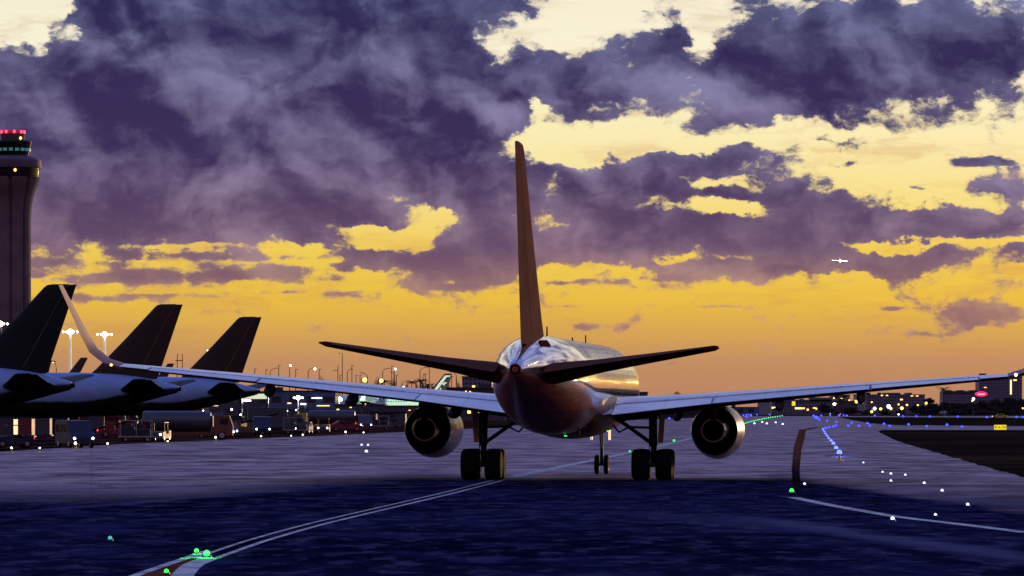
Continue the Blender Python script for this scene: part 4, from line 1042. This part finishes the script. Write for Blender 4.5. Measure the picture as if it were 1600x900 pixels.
BLUE_ROW = [(1311.5, 712.5, 1.5), (1306.5, 703, 1.3), (1302, 695.5, 1.25), (1298.5, 690, 1.15), (1295, 685.5), (1292.5, 681.5), (1290, 678.3), (1288, 675.2), (1286.5, 672.4), (1285.5, 670.2)]
scatter(fixture(M['lamp_blueglow'], .10, .36), BLUE_ROW, 'blue edge light in the close row curving down the right of the taxiway', 'edge light', 'blue edge lights in the close curving row', .3)
scatter(fixture(M['lamp_blue'], .17, .40), [(1290, 669.7), (1295.5, 668.4), (1301.7, 667.2), (1306, 666), (1325, 666), (1342, 666.3), (1359, 666), (1390, 666.3), (1447.6, 667), (1503, 667.2), (1567, 666.2)], 'blue edge light along the near side of the crossing taxiway', 'edge light', 'blue edge lights on the near side of the crossing taxiway', .3)
scatter(fixture(M['lamp_blue'], .20, .42), [(1330.5, 661.3), (1355, 662), (1381, 663), (1419.5, 663.9), (1479.6, 664.4), (1307, 660), (1292.3, 658.3), (1280.8, 656.9)], 'blue edge light along the far side of the crossing taxiway', 'edge light', 'blue edge lights on the far side of the crossing taxiway', .3)
scatter(fixture(M['lamp_blue'], .33, .5), [(1274, 653.3), (1272.6, 651.4), (1271, 650), (1275.8, 652), (1277, 654.5), (1283, 650), (1297, 649.6), (1310.6, 650), (1318, 649.4), (1322.7, 649.8), (1367, 650), (1411, 651), (1431.6, 651), (1453, 651.6), (1496.5, 651.8), (1542, 652.5), (1588, 652.5), (1598, 652.6),
   (1161.3, 649.2), (1166, 648.9), (1169.5, 648.7), (1173, 648.5), (1173, 650.4), (1166, 651.6), (1182.5, 648.4), (1202.6, 648.6)], 'tiny blue edge light along the farthest taxiway', 'edge light', 'tiny blue edge lights on the farthest taxiway', .3)
b_ = gp(1045, 652.3); scatter(fixture(M['lamp_blue'], .3, .5), [(1045.5, 654.5)], 'single blue light seen between the right wing and its engine', 'edge light', None, .3)
scatter(inset(M['lamp_bluewhite'], .05), [(1349, 725), (1379, 740), (1392, 743, 1.1), (1392, 754), (1414.5, 744.6), (1444, 758, 1.1), (1472, 770, 1.1), (1512, 792), (1461.6, 807.5, .8), (1394.6, 815, 1.1), (1257, 759)], 'white pavement light scattered on the dark tarmac at the right', 'pavement light', 'white pavement lights at the right')
GREEN = []
for k in range(20):
    q = k/19; GREEN.append((1160+q*62-(q*(1-q))*8, 664-13.6*q**.8, 1.0+q*.9))
scatter(inset(M['lamp_green'], .11), GREEN + [(1053, 690.5), (984, 707, .6)], 'green light in the glowing centreline running to the horizon', 'centreline light', 'green centreline lights')
scatter(inset(M['lamp_green'], .055), [(323, 872.5, 1.25)], 'bright green light where the painted lines fork at lower left', 'centreline light', None)
scatter(inset(M['lamp_green'], .05), [(307, 866.5)], 'dimmer green light just left of the bright green one', 'centreline light', None)
scatter(inset(M['lamp_green'], .045), [(260, 899)], 'green light on the brown wedge at the bottom edge', 'centreline light', None)
scatter(inset(mat('teal_lamp', (.1, .3, .3), .5, emit=(.05, .5, .5), strength=1.0), .05), [(172, 846)], 'faint teal light alone on the dark tarmac at left', 'pavement light', None)
scatter(inset(M['lamp_green'], .09), [(1237, 770.5, .9)], 'green light at the end of the brown painted band', 'centreline light', None)
scatter(inset(M['lamp_bluewhite'], .2), [(1178.8, 663), (1191, 660.6), (1198, 663), (1212, 661.4), (1223, 664)], 'white speck of light below the green centreline row', 'pavement light', 'white specks below the green row')
scatter(inset(M['lamp_bluewhite'], .09), [(572.5, 708, 1.2), (565, 697), (575, 697.2)], 'white pavement light on the tarmac left of the left engine', 'pavement light', 'white pavement lights left of the left engine')
scatter(fixture(M['lamp_white'], .07, .36), [(18, 701), (62, 699.5, .8), (118, 696.5, 1.4), (168, 694), (262, 689, .8), (337, 686, 1.3), (408, 682.5), (455, 680.5, .8), (473, 680), (540, 677, 1.3), (568, 676, .9)], 'white edge light along the border of the dark apron at left', 'edge light', 'white edge lights bordering the apron', .3)
def glow_lamp(name, loc, col, en, r=.1):
    l = bpy.data.lights.new(name, 'POINT'); l.energy = en; l.color = col; l.shadow_soft_size = r
    o = bpy.data.objects.new(name, l); C.objects.link(o); o.location = loc; return o
p = gp(323, 872.5); glow_lamp('green_lamp_glow', p+Vector((0, -.25, .22)), (.02, 1, .1), 26)
p = gp(307, 866.5); glow_lamp('green_lamp_glow', p+Vector((0, -.2, .2)), (.02, 1, .1), 8)

for u, v in ((1311, 713), (1299, 690), (1288, 675)):
    p = gp(u, v); glow_lamp('blue_lamp_glow', p+Vector((0, -.3, .5)), (.05, .12, 1), 160)

glow_lamp('floodlight_glow', (ax(531, 1788), 1786, zh(623, 1790)), (.85, 1, .72), 90000, .8)
glow_lamp('floodlight_glow', (ax(466, 998), 997, zh(621, 1000)), (1, .93, .75), 9000, .5)
# ------------------------------------------------------------------ ground vehicles on the apron
def vwheels(root, xs, w_, r, n_=None):
    for x in xs:
        for s_ in (-1, 1):
            b = MB(); b.lathe([(-.12, r*.8), (-.1, r), (.1, r), (.12, r*.8)], 'y', (x, s_*(w_/2-.12), r), 16); b.mi = 1
            b.lathe([(-.125, r*.1), (-.13, r*.55), (.13, r*.55), (.125, r*.1)], 'y', (x, s_*(w_/2-.12), r), 12)
            b.build('wheel', [M['rubber'], M['steel']], root, auto=40)
def vlights(root, x, w_, z, rear, R_=.10, head='lamp_white'):
    for s_ in (-1, 1):
        b = MB(); b.lathe([(0, R_), (.05, R_*.9), (.07, .02)], 'x', (x, s_*(w_/2-.25), z), 10); b.build('headlight', M[head], root)
        b = MB(); b.box(rear, s_*(w_/2-.16), z+.15, .05, .14, .2); b.build('tail_light', M['lamp_red'], root)
def side_windows(root, spans, z0, z1, w_):
    for a, c in spans:
        for s_ in (-1, 1):
            b = MB(); b.box((a+c)/2, s_*(w_/2+.004), (z0+z1)/2, c-a, .02, z1-z0); b.build('window', M['black_glass'], root)
def v_van(root, m_):
    w_ = 1.95; b = MB(); b.extrude([(-2.5, .35), (2.45, .35), (2.5, .85), (2.3, 1.1), (1.6, 1.25), (1.0, 2.1), (-2.4, 2.15), (-2.5, 1.9)], 'y', -w_/2, w_/2); b.build('body', m_, root)
    side_windows(root, [(.1, 1.1), (-1.1, -.1), (-2.2, -1.3)], 1.25, 1.8, w_); vwheels(root, (-1.6, 1.6), w_, .35); vlights(root, 2.48, w_, .75, -2.52)
def v_car(root, m_):
    w_ = 1.8; b = MB(); b.extrude([(-2.2, .3), (2.2, .3), (2.25, .7), (1.2, .9), (.5, 1.42), (-.9, 1.45), (-1.7, .98), (-2.25, .9)], 'y', -w_/2, w_/2); b.build('body', m_, root)
    side_windows(root, [(-.9, -.15), (-.05, .6)], .95, 1.3, w_); vwheels(root, (-1.4, 1.4), w_, .32); vlights(root, 2.2, w_, .65, -2.26)
def v_bus(root, m_):
    w_ = 2.6; b = MB(); b.box(0, 0, 1.45, 11.5, w_, 2.2, None, .15); b.build('body', m_, root)
    side_windows(root, [(-5.2+k*1.35, -5.2+k*1.35+1.15) for k in range(8)], 1.5, 2.2, w_); vwheels(root, (-3.6, 3.8), w_, .48); vlights(root, 5.75, w_, .8, -5.78)
def v_box(root, m_):
    w_ = 2.3; b = MB(); b.extrude([(1.5, .45), (3.3, .45), (3.35, 1.3), (2.95, 2.2), (1.5, 2.25)], 'y', -w_/2, w_/2); b.box(-.3, 0, .55, 5.6, 1.2, .2); b.build('cab', m_, root)
    b = MB(); b.box(-1.1, 0, 1.95, 4.7, w_+.1, 2.4, None, .05); b.build('cargo_box', M['truck_white'] if m_ is not M['truck_white'] else M['grey_paint'], root)
    side_windows(root, [(2.1, 2.9)], 1.4, 1.95, w_); vwheels(root, (-2.3, 2.5), w_, .45); vlights(root, 3.36, w_, .8, -3.3)
def v_tug(root, m_):
    w_ = 1.6; b = MB(); b.extrude([(-1.5, .3), (1.5, .3), (1.55, .85), (.4, .95), (.3, .7), (-.6, .7), (-.7, 1.0), (-1.5, 1.0)], 'y', -w_/2, w_/2); b.build('body', m_, root)
    b = MB(); b.box(-.2, 0, 1.75, 1.5, w_*.9, .07); 
    for x in (-.8, .42):
        for s_ in (-1, 1): b.box(x, s_*w_*.4, 1.3, .06, .06, .9)
    b.build('canopy', M['dark_metal'], root); b = MB(); b.box(-.35, 0, .88, .5, .9, .3, None, .05); b.build('seat', M['rubber'], root)
    vwheels(root, (-.95, 1.0), w_, .33); vlights(root, 1.55, w_, .65, -1.53)
def v_cart(root, m_):
    w_ = 1.6; b = MB(); b.box(0, 0, .5, 3.0, w_, .14); b.box(0, 0, 1.95, 3.0, w_, .07)
    for x in (-1.45, 0, 1.45):
        for s_ in (-1, 1): b.box(x, s_*w_*.47, 1.22, .06, .06, 1.4)
    b.tube([(1.5, 0, .5), (2.2, 0, .4)], .04, 6); b.build('frame', M['steel'], root); vwheels(root, (-1.0, 1.0), w_, .25)
    b = MB(); b.box(-.75, 0, 1.0, 1.25, w_*.8, .85, None, .1); b.box(.7, 0, .9, 1.2, w_*.85, .65, None, .1); b.build('cover', m_, root)
def v_belt(root, m_):
    w_ = 1.9; b = MB(); b.box(0, 0, .6, 5.0, w_, .55, None, .05); b.build('chassis', m_, root)
    b = MB(); b.box(.3, .3, 1.6, 7.0, .8, .22, Matrix.Rotation(math.radians(-14), 3, 'Y')); b.tube([(1.6, .3, .8), (1.9, .3, 1.9)], .06, 6); b.build('conveyor', M['rubber'], root)
    b = MB(); b.box(-1.2, -.55, 1.25, .9, .7, .8, None, .05); b.build('cab', m_, root); vwheels(root, (-1.7, 1.7), w_, .36); vlights(root, 2.52, w_, .65, -2.52)
def v_tank(root, m_):
    w_ = 2.4; b = MB(); b.extrude([(2.6, .45), (4.4, .45), (4.45, 1.3), (4.1, 2.35), (2.6, 2.4)], 'y', -w_/2, w_/2); b.box(-.5, 0, .65, 7.6, 1.1, .25); b.build('cab', m_, root)
    b = MB(); b.lathe([(-4.3, .3), (-4.2, .9), (-4.0, 1.0), (2.1, 1.0), (2.3, .9), (2.4, .3)], 'x', (0, 0, 1.8), 24); b.build('tank', M['tank_steel'], root, auto=40)
    side_windows(root, [(3.2, 4.0)], 1.5, 2.1, w_); vwheels(root, (-3.2, -2.1, 3.4), w_, .48); vlights(root, 4.46, w_, .8, -4.35)
def v_stair(root, m_):
    w_ = 2.0; b = MB(); b.box(0, 0, .6, 6.0, w_, .5, None, .05); b.extrude([(1.6, .8), (2.9, .8), (2.8, 1.7), (1.7, 1.8)], 'y', -w_/2, w_/2); b.build('chassis', m_, root)
    b = MB(); b.box(-.2, 0, 2.1, 5.4, 1.3, .25, Matrix.Rotation(math.radians(-28), 3, 'Y')); 
    for s_ in (-1, 1): b.box(-.2, s_*.66, 2.75, 5.4, .05, .08, Matrix.Rotation(math.radians(-28), 3, 'Y'))
    b.tube([(1.5, 0, .8), (1.7, 0, 2.9)], .09, 6); b.build('stairway', M['tank_steel'], root); vwheels(root, (-2.1, 2.1), w_, .4); vlights(root, 3.0, w_, .7, -3.02)
KN = dict(van=(v_van, 'service_van'), car=(v_car, 'parked_car'), bus=(v_bus, 'apron_bus'), box=(v_box, 'box_truck'), tug=(v_tug, 'baggage_tractor'), cart=(v_cart, 'baggage_cart'), belt=(v_belt, 'belt_loader'), tank=(v_tank, 'fuel_truck'), stair=(v_stair, 'stair_truck'))
CT = dict(van='van', car='car', bus='bus', box='truck', tug='baggage tractor', cart='baggage cart', belt='belt loader', tank='fuel truck', stair='stair truck')
def vehicle(kind, u, v, ang, m_, lab, group=None):
    f, nm = KN[kind]; p = gp(u, v); p.z = .012
    r = empty(nm, p, math.radians(ang)); tag(r, lab, CT[kind], group); f(r, M[m_]); return r
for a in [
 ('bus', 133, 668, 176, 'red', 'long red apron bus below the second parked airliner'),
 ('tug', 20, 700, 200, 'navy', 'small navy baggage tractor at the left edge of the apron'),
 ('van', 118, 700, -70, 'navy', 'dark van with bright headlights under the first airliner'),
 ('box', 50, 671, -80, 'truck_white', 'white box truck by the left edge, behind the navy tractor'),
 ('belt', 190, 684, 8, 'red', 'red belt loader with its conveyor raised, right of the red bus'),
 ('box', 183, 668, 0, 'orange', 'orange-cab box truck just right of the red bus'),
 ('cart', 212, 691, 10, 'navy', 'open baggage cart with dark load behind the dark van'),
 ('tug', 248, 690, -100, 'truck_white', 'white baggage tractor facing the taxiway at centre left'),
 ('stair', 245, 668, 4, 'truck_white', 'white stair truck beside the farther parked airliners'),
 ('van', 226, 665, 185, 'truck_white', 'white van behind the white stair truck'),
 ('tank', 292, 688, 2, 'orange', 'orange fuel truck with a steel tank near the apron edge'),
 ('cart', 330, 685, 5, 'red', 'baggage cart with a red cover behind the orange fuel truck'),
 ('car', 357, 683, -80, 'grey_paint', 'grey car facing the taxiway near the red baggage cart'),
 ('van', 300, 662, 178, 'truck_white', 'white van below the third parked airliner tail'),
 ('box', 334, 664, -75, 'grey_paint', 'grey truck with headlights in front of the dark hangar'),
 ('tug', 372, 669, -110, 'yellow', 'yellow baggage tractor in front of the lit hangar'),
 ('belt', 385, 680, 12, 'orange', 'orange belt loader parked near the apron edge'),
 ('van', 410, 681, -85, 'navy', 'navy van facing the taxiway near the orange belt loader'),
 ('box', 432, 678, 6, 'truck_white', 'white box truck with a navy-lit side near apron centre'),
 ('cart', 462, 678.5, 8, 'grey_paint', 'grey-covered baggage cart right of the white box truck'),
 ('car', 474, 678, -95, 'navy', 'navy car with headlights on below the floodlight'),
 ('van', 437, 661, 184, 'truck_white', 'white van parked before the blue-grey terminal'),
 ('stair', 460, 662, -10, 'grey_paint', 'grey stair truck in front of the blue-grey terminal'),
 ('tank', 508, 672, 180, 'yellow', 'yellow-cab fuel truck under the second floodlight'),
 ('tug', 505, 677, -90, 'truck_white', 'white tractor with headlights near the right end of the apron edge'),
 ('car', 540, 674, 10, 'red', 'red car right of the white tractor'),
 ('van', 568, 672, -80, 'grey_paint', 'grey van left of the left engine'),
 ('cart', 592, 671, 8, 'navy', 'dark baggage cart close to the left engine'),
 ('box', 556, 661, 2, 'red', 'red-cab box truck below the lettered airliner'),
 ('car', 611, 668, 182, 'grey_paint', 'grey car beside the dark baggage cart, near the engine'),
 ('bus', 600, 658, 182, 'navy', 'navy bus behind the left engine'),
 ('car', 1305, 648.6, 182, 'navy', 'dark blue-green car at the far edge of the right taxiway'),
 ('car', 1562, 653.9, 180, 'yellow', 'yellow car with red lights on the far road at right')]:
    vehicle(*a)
# loaded containers and pallets lined up between the vehicles
def container(root, m_):
    w_ = 1.6; b = MB(); b.extrude([(-1.0, .45), (.7, .45), (1.0, .85), (1.0, 2.05), (-1.0, 2.05)], 'y', -w_/2, w_/2); b.build('box', m_, root)
    b = MB(); b.box(0, 0, .36, 2.3, w_, .1); b.tube([(1.1, 0, .35), (1.9, 0, .3)], .04, 6); b.build('dolly_frame', M['dark_metal'], root); vwheels(root, (-.8, .8), w_, .16)
CN = ['dull_tank', 'red', 'grey_paint', 'navy', 'truck_white', 'orange', 'fin_brown']
M['dull_tank'] = M['tank_steel']
spots = [(8, 690), (36, 688), (64, 686), (92, 684), (150, 678), (172, 677), (276, 675), (300, 674), (322, 673), (346, 672), (366, 671.5), (398, 668), (420, 667), (484, 667), (496, 666.5), (526, 664), (540, 663.6), (580, 665), (626, 664), (640, 663.5), (655, 663)]
c0 = None
for i, (u, v) in enumerate(spots):
    p_ = gp(u, v); p_.z = .012
    r_ = empty('cargo_container', p_, math.radians(172+(i*37) % 17)); container(r_, M[CN[i % 7]])
    tag(r_, 'cargo container on a low dolly, standing on the dark apron', 'container', 'cargo containers on the dark apron')
for i, (u, v, mm, R_, h) in enumerate([(205, 668, 'lamp_amber', .14, 2.2), (193, 660, 'lamp_yellow', .2, 2.6), (60, 672, 'lamp_yellow', .12, 3.5), (6, 667, 'lamp_cool', .18, 3.4), (254, 678, 'lamp_cool', .12, 2.2), (284, 668, 'lamp_white', .15, 2), (272, 664, 'lamp_white', .18, 2), (318, 660, 'lamp_white', .2, 2.3), (362, 660, 'lamp_white', .22, 2.6), (376, 662, 'lamp_white', .18, 1.6), (388, 659, 'lamp_amber', .2, 2), (400, 667, 'lamp_red', .16, 1.0), (448, 665, 'lamp_white', .2, 2.4), (463, 657, 'lamp_cool', .25, 2.3), (492, 662, 'lamp_amber', .22, 1.8), (500, 661, 'lamp_yellow', .22, 1.7), (514, 663, 'lamp_white', .24, 1.8), (549, 656, 'lamp_white', .22, 2), (584, 657, 'lamp_amber', .2, 1.6), (620, 658, 'lamp_yellow', .2, 1.7)]):
    p_ = gp(u, v); r_ = empty('work_light', p_)
    b = MB(); b.tube([(0, 0, 0), (0, 0, h)], .035, 6); b.box(0, 0, .04, .5, .5, .08); b.build('stand', M['pole'], r_)
    b = MB(); b.lathe([(-R_, .02), (-R_*.7, R_*.7), (0, R_), (R_*.7, R_*.7), (R_, .02)], 'z', (0, -.05, h+R_), 10); b.build('lamp', M[mm], r_, smooth=True)
    tag(r_, 'small work light on a thin stand among the apron vehicles', 'work light', 'work lights on the apron')

# ------------------------------------------------------------------ labels that single out each repeat, counted from the left
ORD = 'first second third fourth fifth sixth seventh eighth ninth tenth eleventh twelfth thirteenth fourteenth fifteenth sixteenth seventeenth eighteenth nineteenth twentieth twenty-first twenty-second'.split()
def count_off(lab, fmt, by=lambda o: o.location.x/o.location.y):
    os_ = sorted([o for o in C.objects if o.get('label') == lab], key=by)
    for i, o in enumerate(os_):
        w_ = 'leftmost' if i == 0 else ('rightmost' if i == len(os_)-1 else ORD[i]+' from left')
        if len(os_) <= len(ORD): o['label'] = fmt.replace('#', w_)
count_off(gs, '#, of the plain straight poles on the skyline above the left wing')
count_off(ga, '#, of the unlit curved-arm poles on the skyline above the left wing')
count_off('dark bushy tree in the mass beyond the right taxiway', 'dark bushy tree beyond the right taxiway, # in the mass')
count_off('white edge light along the border of the dark apron at left', 'white edge light, # along the near border of the dark apron')
count_off('distant glowing street lamp among the buildings under the right wing', 'distant street lamp under the right wing, # among the lamps there')
count_off('white pavement light scattered on the dark tarmac at the right', 'white pavement light on the dark tarmac at right, # of the scatter')
count_off('round dark tree on the skyline above the left wing', 'round dark tree on the skyline above the left wing, #')
count_off('palm silhouette on the skyline above the left wing', 'palm silhouette on the skyline above the left wing, #')
count_off('blue edge light along the near side of the crossing taxiway', 'blue edge light, # on the near side of the crossing taxiway')
count_off('blue edge light along the far side of the crossing taxiway', 'blue edge light, # on the far side of the crossing taxiway')
count_off('white pavement light on the tarmac left of the left engine', 'white pavement light left of the left engine, # of three')
count_off('white speck of light below the green centreline row', 'white speck of light below the green centreline row, #')
os_ = sorted([o for o in C.objects if o.get('group') == 'blue edge lights in the close curving row'], key=lambda o: o.location.y)
for i, o in enumerate(os_): o['label'] = 'blue edge light in the close curving row, ' + ('nearest of all' if i == 0 else ORD[i]+' from the near end')
count_off('cargo container on a low dolly, standing on the dark apron', 'cargo container on a low dolly, # on the dark apron')
count_off('small work light on a thin stand among the apron vehicles', 'small work light on a thin stand, # among the apron vehicles')
